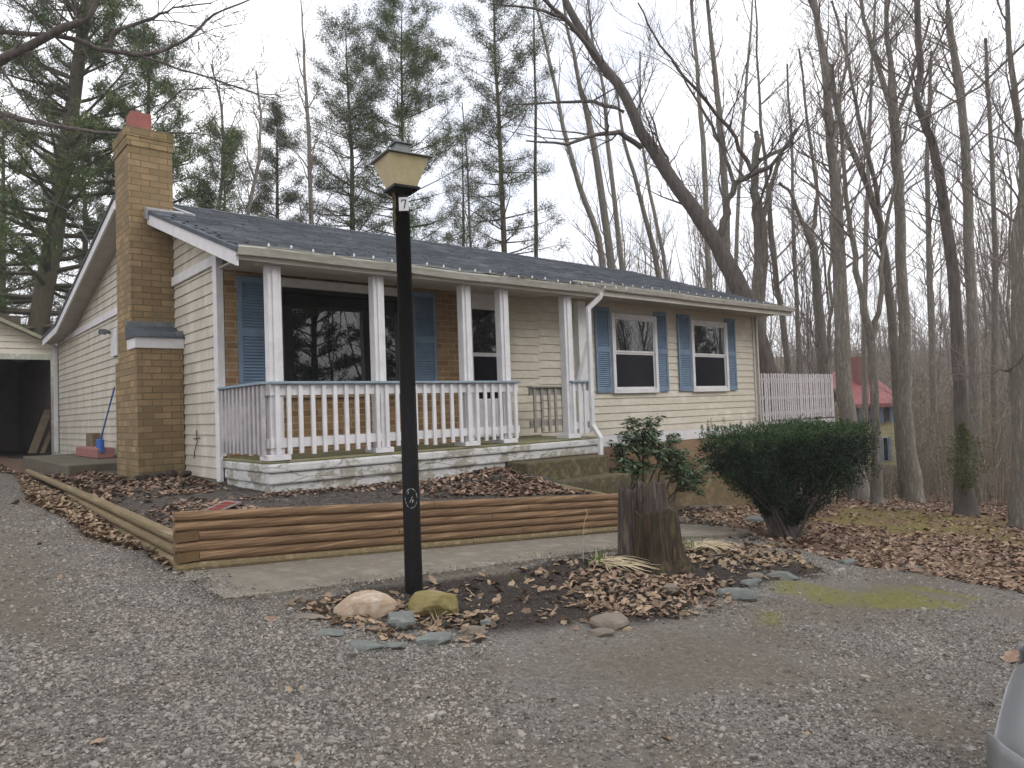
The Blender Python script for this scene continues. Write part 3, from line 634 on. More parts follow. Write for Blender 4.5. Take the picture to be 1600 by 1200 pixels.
# lower siding hook / cable, flood light, wires
m = MB(); p = xp(307, 680, GXW-.03); m.tube([tuple(xp(307, 672, GXW-.03)), tuple(xp(308, 690, GXW-.035)), tuple(xp(304, 705, GXW-.03)), tuple(xp(303, 716, GXW-.03))], [.006]*4, 5)
m.tube([tuple(xp(302, 686, GXW-.03)), tuple(xp(312, 684, GXW-.03))], [.006]*2, 5); H(m, 'cable_stub', blackp)
fl = xp(172, 520, 2.93)
m = MB(); m.tube([tuple(fl), tuple(fl+np.array([-.1, -.08, .03]))], [.03, .03], 10); m.tube([tuple(fl+np.array([-.1, -.08, .03])), tuple(fl+np.array([-.16, -.12, .0]))], [.03, .055], 12)
m.tube([tuple(fl+np.array([-.05, .1, .0])), tuple(fl+np.array([-.12, .18, .04]))], [.03, .055], 12); H(m, 'floodlight', tinm)
m = MB(); c0 = xp(180, 540, 2.95)
m.box((2.93, c0[1]-.2, c0[2]-.18), (2.99, c0[1]+.25, c0[2]+.30)); H(m, 'meter_box', metalw)
m = MB(); m.box((2.90, 11.58, 4.12), (2.98, 11.9, 4.34)); H(m, 'junction_box', M('red_box', (.30, .12, .09), (.22, .09, .07), 6, .7))
cab = MB()
pts = [tuple(dp(-60, 480, 20)), tuple(dp(0, 512, 19)), tuple(dp(80, 537, 17.5)), tuple(xp(150, 372, 2.7))]
pts = [tuple(dp(-80, 250, 26)), tuple(dp(40, 295, 22)), tuple(dp(110, 330, 18)), tuple(xp(143, 385, 2.68)), tuple(xp(158, 380, 2.85)), tuple(xp(170, 360, 2.9))]
cab.tube(pts, [.012]*6, 5); o = cab.build('power_cable', blackp); tag(o, 'black overhead power cable running from upper left to the gable beside the chimney', 'cable')
# string of bulbs on the gutter
m = MB(); sw = MB(); rr = random.Random(8)
bulbm = M('white_bulbs', (.8, .8, .78), (.7, .7, .68), 8, .3)
sl_ = thing('string_lights', (6, 7.3, 3.2), 'string of small white bulbs clipped along the porch gutter edge', 'string lights')
pp = []
for i in range(24):
    x = 2.95+i*.245; pp.append((x, 7.262, 3.212+.01*math.sin(i*1.7))); b_ = MB(); z = pp[-1][2]
    b_.tube([(x, 7.258, z), (x+.004, 7.255, z+.02), (x, 7.255, z+.038)], [.008, .012, .004], 6); b_.build('bulb', bulbm, sl_)
sw.tube(pp, [.0035]*len(pp), 4); sw.build('wire', whiteold, sl_)
s2_ = thing('string_lights', (11, 8.0, 3.4), 'string of small white bulbs along the gutter of the right wing', 'string lights'); pp = []
for i in range(24):
    x = 8.85+i*.262; pp.append((x, 8.008, 3.463)); b_ = MB(); z = 3.463
    b_.tube([(x, 8.002, z), (x+.004, 8.0, z+.02), (x, 8.0, z+.035)], [.007, .010, .004], 6); b_.build('bulb', bulbm, s2_)
sw = MB(); sw.tube(pp, [.0035]*len(pp), 4); sw.build('wire', whiteold, s2_)

# ------------------------------------------------------------------ deck fence at the right end
dk = thing('deck_railing', (16.8, 9.3, .8), 'white picket deck railing of close set boards beyond the right end of the house', 'railing')
dl, dr = yp(1186, 590, 9.25), yp(1303, 590, 9.25)
m = MB(); m.box((dl[0], 9.30, 1.85), (dr[0], 9.34, 1.97)); m.box((dl[0], 9.30, 1.05), (dr[0], 9.34, 1.15)); m.box((dl[0], 9.30, 1.45), (dr[0], 9.34, 1.53)); m.build('rail', white, dk)
m = MB(); m.box((HX1+.03, 9.28, .62), (dr[0], 9.36, .88)); m.build('deck_beam', white, dk)
m = MB(); m.box((HX1+.12, 9.37, .78), (dr[0], 13.5, .86)); m.build('deck_floor', greyw, dk)
for xx in (dr[0]-.1, (dl[0]+dr[0])/2, HX1+.2):
    m = MB(); m.box((xx, 9.37, -1.9), (xx+.1, 9.47, .78)); m.build('post', greyw, dk)
k = 36; rr = random.Random(4); pkm = M('picket_paint', (.66, .63, .64), (.48, .45, .46), 7, .7, .1, 30, (1, 1, 3))
for i in range(k):
    x = dl[0]+(dr[0]-dl[0])*(i+.5)/k+rr.uniform(-.016, .016); m = MB(); m.box((x-.027, 9.265, .94+rr.uniform(-.02, .02)), (x+.027, 9.28, 2.08+rr.uniform(-.01, .01))); m.build('picket', pkm, dk)

# ------------------------------------------------------------------ garage
gar = thing('garage', (-.5, 22, .7), 'cream sided garage with a wide dark open doorway at the left edge', 'garage')
GY0 = 21.5; gl = -5.0; gr = 3.1; gpk = -1.0
def gz(x): return 3.47+.50*(gr-x) if x > gpk else 3.47+.50*(gr-gpk)-.5*(gpk-x)
m = MB(); z = 3.22
while z < 5.4:
    zt = z+.16
    xa = max(gl, gpk-(3.47+.5*(gr-gpk)-zt)/.5); xb = min(gr-.02, gr-(zt-3.47)/.5)
    xb0 = min(gr-.02, gr-(z-3.47)/.5); xa0 = max(gl, gpk-(3.47+.5*(gr-gpk)-z)/.5)
    if xb <= xa: break
    m.add([(xa0, GY0-.025, z), (xb0, GY0-.025, z), (xb, GY0, zt), (xa, GY0, zt)], [(0, 1, 2, 3)]); z = zt
m.build('gable_siding', siding, gar)
m = MB(); m.box((gl, GY0-.04, 3.1), (gr, GY0-.01, 3.24)); m.box((gr-.1, GY0-.04, .6), (gr, GY0-.01, 3.1)); m.box((gl, GY0-.04, .6), (gl+.1, GY0-.01, 3.1)); m.build('door_frame', whiteold, gar)
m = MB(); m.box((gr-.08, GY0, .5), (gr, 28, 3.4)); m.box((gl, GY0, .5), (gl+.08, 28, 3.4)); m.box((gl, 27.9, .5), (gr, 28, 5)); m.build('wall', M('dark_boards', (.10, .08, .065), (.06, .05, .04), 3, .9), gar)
m = MB()
for sx, (xa, xb) in ((1, (gpk, gr+.25)), (-1, (gl-.25, gpk))):
    za, zb = gz(xa)+.05, gz(xb)+.05
    m.add([(xa, GY0-.3, za), (xb, GY0-.3, zb), (xb, 28.2, zb), (xa, 28.2, za), (xa, GY0-.3, za-.09), (xb, GY0-.3, zb-.09), (xb, 28.2, zb-.09), (xa, 28.2, za-.09)], [(0, 1, 2, 3), (4, 7, 6, 5), (0, 4, 5, 1), (1, 5, 6, 2), (2, 6, 7, 3), (3, 7, 4, 0)])
m.build('roof', M('mossy_roof_edge', (.30, .29, .22), (.20, .21, .12), 4, .9), gar)
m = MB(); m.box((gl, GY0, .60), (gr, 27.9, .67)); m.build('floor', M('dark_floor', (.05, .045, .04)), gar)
bd = M('old_board', (.20, .16, .10), (.13, .10, .065), 5, .9)
for i, (a, c_, lb) in enumerate((((50, 708), (76, 640), 'wider weathered board leaning in the garage doorway'), ((66, 708), (82, 668), 'shorter narrow board leaning at the garage door post'))):
    A_, B_ = yp(a[0], a[1], 21.6), yp(c_[0], c_[1], 21.9); m = MB(); w = .09-.04*i
    m.add([(A_[0]-w, A_[1], A_[2]), (A_[0]+w, A_[1], A_[2]), (B_[0]+w, B_[1], B_[2]), (B_[0]-w, B_[1], B_[2]), (A_[0]-w, A_[1]+.04, A_[2]), (A_[0]+w, A_[1]+.04, A_[2]), (B_[0]+w, B_[1]+.04, B_[2]), (B_[0]-w, B_[1]+.04, B_[2])], [(0, 1, 2, 3), (4, 7, 6, 5), (0, 4, 5, 1), (1, 5, 6, 2), (2, 6, 7, 3), (3, 7, 4, 0)])
    tag(m.build('leaning_board', bd), lb, 'board', 'boards in the garage doorway')
# side landing slab, broom, box
m = MB(); m.box((1.95, 12.5, .55), (2.98, 17.5, .84)); tag(m.build('concrete_landing', M('dark_landing', (.15, .13, .10), (.09, .085, .06), 4, .95, .3, 30), bevel=.02), 'low dark concrete landing slab along the wall behind the chimney', 'landing')
bx = MB(); q = xp(152, 702, 2.8); bx.box((2.62, q[1]-.9, .842), (2.9, q[1]+1.0, 1.02)); tag(bx.build('storage_box', M('faded_pink_plastic', (.36, .17, .15), (.28, .13, .12), 5, .6), bevel=.02), 'faded pink box standing on the landing behind the chimney', 'box')
brm = thing('broom', xp(155, 695, 2.72), 'blue handled broom leaning against the siding beside the chimney', 'broom')
A_, B_ = xp(157, 688, 2.72), xp(179, 605, 2.93)
m = MB(); m.tube([tuple(A_), tuple(B_)], [.014, .014], 8); m.build('handle', M('blue_handle', (.05, .12, .30), (.04, .10, .25)), brm)
m = MB(); m.box((A_[0]-.05, A_[1]-.22, A_[2]-.22), (A_[0]+.02, A_[1]+.12, A_[2]+.02)); m.build('brush_head', M('blue_bristles', (.05, .15, .45), (.04, .10, .35), 40), brm, bevel=.02)
bx = MB(); q = xp(143, 688, 2.85); bx.box((2.8, q[1]-.35, 1.0), (2.93, q[1]+.25, q[2]+.14)); tag(bx.build('wood_block', bd, bevel=.01), 'grey upright wood block behind the pink box', 'block')

# ------------------------------------------------------------------ timber retaining wall
wall = thing('timber_retaining_wall', (4, 5.8, 0), 'low retaining wall of six stacked round landscape timbers in front of the porch', 'retaining wall')
def timber(p0, p1, r, mat, nm='timber', flat=.92, endm=True):
    r *= .875
    P0, P1 = Vector(p0), Vector(p1); d = (P1-P0).normalized(); side = d.cross(Vector((0, 0, 1))).normalized(); up = side.cross(d)
    m = MB(); K = 12; segs = 10; rr = random.Random(int(p0[0]*1000+p0[2]*777+p1[1]*99)); vs = []
    for i in range(segs+1):
        c0 = P0.lerp(P1, i/segs); w = r*(1+rr.uniform(-.03, .03))
        for k in range(K):
            a = 2*math.pi*k/K; ca, sa = math.cos(a), math.sin(a); sa = max(-flat, min(flat, sa))
            vs.append(c0+side*ca*w+up*sa*w)
    fs = [(i*K+k, (i+1)*K+k, (i+1)*K+(k+1) % K, i*K+(k+1) % K) for i in range(segs) for k in range(K)]
    fs += [tuple(range(K)), tuple(segs*K+K-1-k for k in range(K))]
    m.add(vs, fs); return m.build(nm, mat, wall, smooth=False, bevel=0)
tl = [(-.002, .31), (0, .386), (0, .460), (0, .534), (0, .608), (0, .682)]
for j in range(6):
    zL = .31+j*.0765+.038; zR = -.065+j*.0765+.038
    def zz(x): return lerp(zL, zR, (x-1.6)/5.0)
    mat = timber_moss if j < 1 or j == 1 and False else timber_m
    x0 = 1.58 if j not in (1, 3) else 1.75
    sp = [4.35, 5.0, 3.5, 4.6, 5.1, 3.9][j]
    timber((x0, 5.80, zz(x0)), (sp-.003, 5.80, zz(sp)), .047, mat); timber((sp+.003, 5.80, zz(sp)), (6.62, 5.80, zz(6.62)), .047, mat)
    if j in (1, 3): m = MB(); m.box((1.59, 5.757, zL-.037), (1.745, 5.86, zL+.034)); m.build('timber_end', timber_end, wall)
for j, (zn, zf) in enumerate(((.40, .55), (.49, .635), (.58, .72))):
    y1 = 14.6 if j == 2 else (11 if j == 1 else 8.5)
    s = .02 if j == 2 else -.005
    timber((1.645, 5.862, zn-.035), (1.665+s, 9.0, lerp(zn, zf, .37)-.035), .05, timber_moss); timber((1.665+s, 9.01, lerp(zn, zf, .37)-.035), (1.70, y1, lerp(zn, zf, (y1-5.8)/9)-.035), .05, timber_moss)
for j in range(3):
    timber((6.42, 5.87, .365-j*.076), (6.15, 7.02, .53-j*.076), .045, timber_moss)
pk = G(60, 725)

# red and white sign lying on the top timber
sg = thing('lying_sign', yp(340, 795, 5.82), 'small red and white metal sign lying flat on the corner of the timber wall', 'sign')
c_ = [(312, 800), (344, 798.5), (378, 784), (352, 781)]
Z = .735
P = [np.array([*(CAM+ray(*q)*((Zq-1.45)/ray(*q)[2]))]) for q, Zq in zip(c_, (Z, Z-.005, Z-.01, Z))]
m = MB(); vs = [tuple(p) for p in P]+[tuple(p-np.array([0, 0, .006])) for p in P]; m.add(vs, [(0, 1, 2, 3), (7, 6, 5, 4), (0, 4, 5, 1), (1, 5, 6, 2), (2, 6, 7, 3), (3, 7, 4, 0)])
m.build('sign_plate', M('sign_white', (.24, .20, .19), (.17, .14, .13), 20, .7), sg)
def bil(u, v): return P[0]*(1-u)*(1-v)+P[1]*u*(1-v)+P[2]*u*v+P[3]*(1-u)*v
m = MB()
for (u0, u1, v0, v1) in ((.16, .84, .12, .30), (.16, .84, .36, .58), (.16, .84, .64, .86)):
    m.add([tuple(bil(u, v)+np.array([0, 0, .002])) for u, v in ((u0, v0), (u1, v0), (u1, v1), (u0, v1))], [(0, 1, 2, 3)])
m.build('lettering_panel', M('sign_red', (.22, .025, .02), (.16, .02, .015), 30, .6), sg)

# ------------------------------------------------------------------ lamp post
lb = G(647, 927); lx, ly, lz = lb; d_l = float(np.dot(lb-CAM, _f))
lamp = thing('lamp_post', lb, 'black lamp post with a yellowed lantern in front of the house', 'lamp post')
def zh(pxy, pyy):     # height on the post axis seen at this row
    v = ray(pxy, pyy); t = np.dot(lb[:2], v[:2])/np.dot(v[:2], v[:2]); return 1.45+v[2]*t
z_top = zh(628, 302)
m = MB(); m.tube([(lx, ly, lz-.3), (lx, ly, lz+.02), (lx, ly, lz+1.2), (lx, ly, zh(628, 332))], [.068, .066, .060, .054], 20); post = m.build('post', blackp, lamp, smooth=True)
m = MB(); m.tube([(lx, ly, zh(628, 334)), (lx, ly, zh(628, 328)), (lx, ly, zh(628, 327)), (lx, ly, z_top)], [.054, .060, .046, .046], 20); m.build('collar', blackp, lamp, smooth=False)
ang = rad(-8)
def ring(s, z, a=ang): return [(lx+s*(math.cos(a+k*math.pi/2+math.pi/4)), ly+s*math.sin(a+k*math.pi/2+math.pi/4), z) for k in range(4)]
def frust(m, levels):
    vs = []; 
    for s, z in levels: vs += ring(s*math.sqrt(2)/1.0, z)
    n = len(levels); fs = [(3, 2, 1, 0), tuple(4*(n-1)+k for k in range(4))]
    for i in range(n-1): fs += [(4*i+k, 4*i+(k+1) % 4, 4*i+4+(k+1) % 4, 4*i+4+k) for k in range(4)]
    m.add(vs, fs)
zb_, zt_ = zh(628, 297), zh(626, 252)
m = MB(); frust(m, [(.104, zb_-.008), (.104, zb_+.010)]); frust(m, [(.05, zb_-.045), (.094, zb_-.009)]); m.build('lantern_base', blackp, lamp)
m = MB(); frust(m, [(.086, zb_+.011), (.158, zt_)]); m.build('lantern_shade', lampglass, lamp, bevel=.004)
m = MB(); zc = zt_+.055; frust(m, [(.184, zt_+.002), (.184, zt_+.009), (.066, zc)]); m.build('lantern_roof', tinm, lamp)
m = MB(); frust(m, [(.054, zc+.001), (.053, zc+.062)]); frust(m, [(.072, zc+.063), (.072, zc+.068), (.015, zc+.092)]); m.tube([(lx, ly, zc+.09), (lx, ly, zc+.115)], [.012, .006], 8); m.build('lantern_cap', tinm, lamp)
# number plate with 7 (facing the camera side)
vdir = np.array([-lx, -ly])/math.hypot(lx, ly); side_ = np.array([-vdir[1], vdir[0]])   # side_: to the left/right
rt = np.array([_r0[0], _r0[1]])
pc = np.array([lx, ly])+vdir*.058+rt*.012; zc1 = (zh(629, 312)+zh(629, 333))/2
def plate(m, u0, u1, w0, w1, dep, th=.003):
    P = [(pc+rt*u+vdir*dep, zc1+w) for u, w in ((u0, w0), (u1, w0), (u1, w1), (u0, w1))]
    Q = [(p-vdir*th, z) for p, z in P]
    m.add([(p[0], p[1], z) for p, z in P+Q], [(0, 1, 2, 3), (7, 6, 5, 4), (0, 4, 5, 1), (1, 5, 6, 2), (2, 6, 7, 3), (3, 7, 4, 0)])
m = MB(); plate(m, -.036, .036, -.05, .05, .004); npl = m.build('number_plate', M('plate_white', (.72, .72, .74), (.62, .62, .65), 10, .5), lamp)
m = MB(); plate(m, -.016, .018, .026, .033, .006); 
P4 = [(-.002, -.034), (.006, -.034), (.018, .026), (.010, .026)]
Q = [(pc+rt*u+vdir*.006, zc1+w) for u, w in P4]; m.add([(p[0], p[1], z) for p, z in Q], [(0, 1, 2, 3)]); plate(m, -.018, -.013, .016, .033, .006)
o = m.build('number', blackp); o.parent = npl; o.matrix_parent_inverse = Matrix.Translation(lamp.location).inverted() if False else Matrix.Identity(4)
# scratched round mark on post
m = MB(); zc2 = zh(643, 777); r0 = .0625
def onpost(u, w, e=.0015): 
    th_ = math.atan2(vdir[1], vdir[0])-u/r0*-1; return (lx+(r0+e)*math.cos(th_), ly+(r0+e)*math.sin(th_), zc2+w)
segs_ = [(.0, 2.6), (3.0, 4.3), (4.6, 6.0)]
for a0_, a1_ in segs_:
    n_ = 10
    for i in range(n_):
        t0, t1 = lerp(a0_, a1_, i/n_), lerp(a0_, a1_, (i+1)/n_); wd = .003+.002*math.sin(i*1.9)
        m.add([onpost(math.cos(t0)*.047, math.sin(t0)*.072), onpost(math.cos(t1)*.047, math.sin(t1)*.072), onpost(math.cos(t1)*(.047-wd), math.sin(t1)*(.072-wd)), onpost(math.cos(t0)*(.047-wd), math.sin(t0)*(.072-wd))], [(0, 1, 2, 3)])
for (u0, w0, u1, w1) in ((-.012, -.03, .004, .008), (.0, .0, .012, .012), (.004, -.008, .006, -.035), (.010, -.008, .016, -.025), (-.026, .03, -.018, .05)):
    m.add([onpost(u0, w0), onpost(u0+.004, w0), onpost(u1+.004, w1), onpost(u1, w1)], [(0, 1, 2, 3)])
m.build('round_mark', M('scratched_white', (.55, .55, .58), (.3, .3, .32), 60, .7), lamp)
# dead vine on collar
m = MB(); rr = random.Random(2)
for i in range(26):
    a = math.atan2(-rt[1], -rt[0])+rr.uniform(-.8, .8); z0 = zb_-.02; pts = []
    for k in range(7): pts.append((lx+(.055+.02*rr.random())*math.cos(a+rr.uniform(-.15, .15)), ly+(.055+.02*rr.random())*math.sin(a+rr.uniform(-.15, .15)), z0-k*rr.uniform(.02, .055)))
    m.tube(pts, [.003]*7, 3)
m.build('dead_vine', M('dead_vine', (.22, .16, .10), (.14, .10, .06), 9), lamp)

# ------------------------------------------------------------------ stones
def blob(name, c_, rx, ry, rz, rot, seed, mat, label, cat='stone', group=None, facet=.28, sub=2):
    import bmesh
    bm = bmesh.new(); bmesh.ops.create_icosphere(bm, subdivisions=sub, radius=1)
    rs = random.Random(seed); pl = [(Vector((rs.gauss(0, 1), rs.gauss(0, 1), rs.gauss(0, .8))).normalized(), rs.uniform(.62, .9)) for _ in range(14)]+[(Vector((rs.uniform(-.15, .15), rs.uniform(-.15, .15), 1)).normalized(), .62)]
    for v in bm.verts:
        p = v.co.copy()
        for nrm, dd in pl:
            k = p.dot(nrm)
            if k > dd: p -= nrm*(k-dd)
        p += p.normalized()*noise.noise(p*2.2+Vector((seed, 0, 0)))*.08; v.co = p
    R_ = Matrix.Rotation(rot, 4, 'Z')
    for v in bm.verts: v.co = R_ @ Vector((v.co.x*rx, v.co.y*ry, v.co.z*rz))
    me = bpy.data.meshes.new(name); bm.to_mesh(me); bm.free()
    o = fin(name, me, mat); o.location = tuple(float(q) for q in c_); tag(o, label, cat, group); return o
st_tan = M('pale_pink_stone', (.46, .38, .29), (.33, .24, .165), 5, .9, .4, 30, c3=(.52, .46, .38))
st_och = M('ochre_stone', (.26, .205, .10), (.19, .16, .06), 6, .9, .6, 40, c3=(.30, .23, .14))
st_gry = M('slate_stone', (.185, .20, .185), (.13, .14, .13), 5, .9, .4, 40, c3=(.22, .23, .21))
st_brn = M('brown_stone', (.22, .185, .15), (.15, .125, .10), 6, .9, .4, 30)
st_pale = M('pale_grey_stone', (.36, .34, .31), (.27, .255, .23), 6, .9, .3, 40)
ST = [((568, 948), 46, 30, 24, .1, st_tan, 'large pale flat topped stone left of the lamp post'),
      ((677, 946), 37, 28, 24, .3, st_och, 'ochre mossy block stone right of the lamp post'),
      ((627, 970), 31, 20, 15, .4, st_gry, 'grey slate stone in front of the lamp post'),
      ((572, 1006), 34, 14, 6, -.35, st_gry, 'flat blue grey stone nearest the camera below the pale stone'),
      ((512, 987), 26, 14, 5, -.2, st_gry, 'flat grey stone left of the nearest flat stone'),
      ((480, 962), 28, 12, 5, -.1, st_brn, 'sunken brown grey stone at the left end of the stone row'),
      ((677, 996), 33, 12, 7, .45, st_gry, 'long flat grey stone below the ochre block'),
      ((618, 1008), 20, 8, 4, 0, st_gry, 'small half buried grey stone in the middle of the row'),
      ((740, 984), 20, 12, 7, .2, st_brn, 'brownish stone right of the ochre block'),
      ((760, 972), 11, 7, 5, .2, st_gry, 'small grey stone behind the brownish one'),
      ((950, 972), 34, 22, 15, .5, st_brn, 'jagged brown grey stone among leaves before the stump'),
      ((938, 988), 22, 12, 7, .0, st_brn, 'low brown stone touching the jagged stone'),
      ((981, 985), 10, 6, 6, .0, st_tan, 'small tan stone right of the jagged stone'),
      ((1049, 921), 14, 12, 9, .6, st_brn, 'small angular brown stone in leaves below the stump'),
      ((1150, 926), 34, 20, 11, -.4, st_gry, 'greenish grey flat stone right of the stump'),
      ((1172, 912), 20, 12, 9, .1, st_gry, 'rounded pale stone behind the greenish flat stone'),
      ((1218, 898), 30, 16, 8, -.1, st_gry, 'broad low grey stone below the clipped shrub'),
      ((1180, 900), 16, 10, 6, .4, st_brn, 'low brown stone left of the broad grey stone'),
      ((1327, 876), 18, 14, 6, .2, st_gry, 'flat grey green stone at the edge of the leaf litter'),
      ((1425, 886), 14, 7, 4, 0, st_gry, 'small stone at the border of leaves and moss'),
      ((1178, 812), 22, 12, 7, .1, st_gry, 'grey stone near the foundation left of the shrub'),
      ((1118, 865), 13, 8, 4, .3, st_brn, 'little brown stone by the walkway tip')]
for i, ((px_, py_), w, hh, up, rot, mt, lbl) in enumerate(ST):
    g_ = G(px_, py_+hh*.35); d = float(np.dot(g_-CAM, _f)); k = d/FOC
    blob('garden_stone', (g_[0], g_[1], g_[2]+up*k*.30), w*k*1.1, max(hh, w*.55)*k*1.15, up*k*1.45, -YAW+rot, 30+i, mt, lbl, 'stone', 'stones edging the planting bed', sub=3)
for i, (px_, py_, s) in enumerate(((690, 1118, 7), (673, 1122, 7), (497, 1133, 5), (1315, 893, 6), (760, 1110, 4), (900, 1105, 5))):
    g_ = G(px_, py_); k = float(np.dot(g_-CAM, _f))/FOC
    blob('pebble', (g_[0], g_[1], g_[2]+s*k*.3), s*k*1.3, s*k, s*k*.9, i, 70+i, st_pale, 'pale loose pebble lying on the gravel', 'pebble', 'pale pebbles on the drive')

for i, (px_, py_, w) in enumerate(((222, 747, 12), (246, 744, 11), (268, 741, 11), (290, 740, 9))):
    g_ = yp(px_, py_, 10.2 if px_ < 280 else 9.9); k = float(np.dot(g_-CAM, _f))/FOC
    blob('base_stone', g_, w*k*1.1, w*k, w*k*.8, i*.7, 60+i, M('dark_base_stone', (.075, .06, .05), (.04, .033, .028), 8, .95, .6, 30) if i == 0 else bpy.data.materials['dark_base_stone'], ['dark rough stone under the left corner of the chimney', 'second dark stone under the front of the chimney', 'third dark stone under the front of the chimney', 'dark stone under the siding right beside the chimney'][i], 'stone', 'dark stones under the chimney')
# ------------------------------------------------------------------ stump
sb = G(1025, 885); ks = float(np.dot(sb-CAM, _f))/FOC
stump = thing('tree_stump', sb, 'tall rotting tree stump with a split top beside the walkway', 'stump')
def stumpmesh(cx_off, r0, r1, h, seed, jag, base=-.1, lean=0, flare=.35):
    m = MB(); K = 90; Lv = 26; vs = []; rt3 = np.array([rt[0], rt[1], 0])
    for i in range(Lv+1):
        t_ = i/Lv; 
        for k in range(K):
            a = 2*math.pi*k/K
            rib = 1+.10*math.sin(a*3+seed+.5*math.sin(t_*2))+.05*math.sin(a*8+seed*2)+.22*noise.noise(Vector((math.cos(a)*2.2, math.sin(a)*2.2, t_*.9+seed)))+.12*noise.noise(Vector((math.cos(a)*7, math.sin(a)*7, t_*1.2+seed)))
            r_ = lerp(r0, r1, t_)*rib*(1+flare*max(0, .35-t_)**1.3*2)
            top = h+jag*1.6*noise.noise(Vector((math.cos(a)*2.0+seed, math.sin(a)*2.0, 0)))+jag*.8*noise.noise(Vector((math.cos(a)*9+seed, math.sin(a)*9, 0)))
            z = base+(top-base)*t_
            vs.append((sb[0]+rt[0]*(cx_off+lean*t_)+r_*math.cos(a), sb[1]+rt[1]*(cx_off+lean*t_)+r_*math.sin(a), sb[2]+z))
    fs = [(i*K+k, i*K+(k+1) % K, (i+1)*K+(k+1) % K, (i+1)*K+k) for i in range(Lv) for k in range(K)]
    cidx = len(vs); vs.append((sb[0]+rt[0]*(cx_off+lean), sb[1]+rt[1]*(cx_off+lean), sb[2]+h-.05))
    fs += [(Lv*K+k, Lv*K+(k+1) % K, cidx) for k in range(K)]
    m.add(vs, fs); return m
stumpmesh(6*ks, 44*ks, 36*ks, 90*ks, 1.3, .05, flare=.9, lean=-.03).build('stump_base', stumpm, stump, smooth=True)
stumpmesh(-39*ks, 19*ks, 15*ks, 120*ks, 4.1, .10, lean=.0).build('stump_upright', stumptop, stump, smooth=True)
stumpmesh(0*ks, 26*ks, 22*ks, 129*ks, 2.2, .05, base=.3, flare=0, lean=-.02).build('stump_top', stumptop, stump, smooth=True)

# ------------------------------------------------------------------ trees
def frand(r, a, b): return r.uniform(a, b)
def grow(mb_, p, d, L_, r_, lev, rr, up=.25, sides=4, kids=3, tips=None):
    n = 4 if lev > 0 else 3; pts = [p.copy()]; rs = [r_]; q = p.copy(); dd = d.copy()
    for i in range(n):
        dd = (dd+Vector((rr.gauss(0, .16), rr.gauss(0, .16), rr.gauss(0, .12)+up*.25))).normalized()
        q = q+dd*(L_/n); pts.append(q.copy()); rs.append(max(.004, r_*(1-(i+1)/n*.75)))
    mb_.tube(pts, rs, sides if r_ > .02 else 3, cap=False)
    if tips is not None: tips.append((pts, dd.copy()))
    if lev > 0:
        for k in range(kids+ (1 if rr.random() < .5 else 0)):
            j = rr.randint(1, n-1); t_ = rr.random(); b0 = pts[j].lerp(pts[j+1] if j < n else pts[j], t_)
            ax_ = Vector((rr.gauss(0, 1), rr.gauss(0, 1), rr.gauss(0, .5))).normalized()
            nd = (dd*.75+ax_*.65+Vector((0, 0, up*.6))).normalized()
            grow(mb_, b0, nd, L_*rr.uniform(.45, .7), max(.005, rs[j]*.6), lev-1, rr, up, sides, kids, tips)
def interp_poly(pts, rs, s):
    L_ = [0]
    for a, c_ in zip(pts[:-1], pts[1:]): L_.append(L_[-1]+(c_-a).length)
    s *= L_[-1]
    for i in range(len(pts)-1):
        if s <= L_[i+1]:
            t_ = (s-L_[i])/max(1e-6, L_[i+1]-L_[i]); return pts[i].lerp(pts[i+1], t_), lerp(rs[i], rs[i+1], t_), (pts[i+1]-pts[i]).normalized()
    return pts[-1], rs[-1], (pts[-1]-pts[-2]).normalized()
def wiggle(pts, rs, rr, amp):
    P, R = [pts[0]], [rs[0]]
    for i in range(len(pts)-1):
        for k in (1, 2, 3):
            t_ = k/3; q = pts[i].lerp(pts[i+1], t_)
            if k < 3: q = q+Vector((rr.gauss(0, amp), rr.gauss(0, amp), 0))
            P.append(q); R.append(lerp(rs[i], rs[i+1], t_))
    return P, R
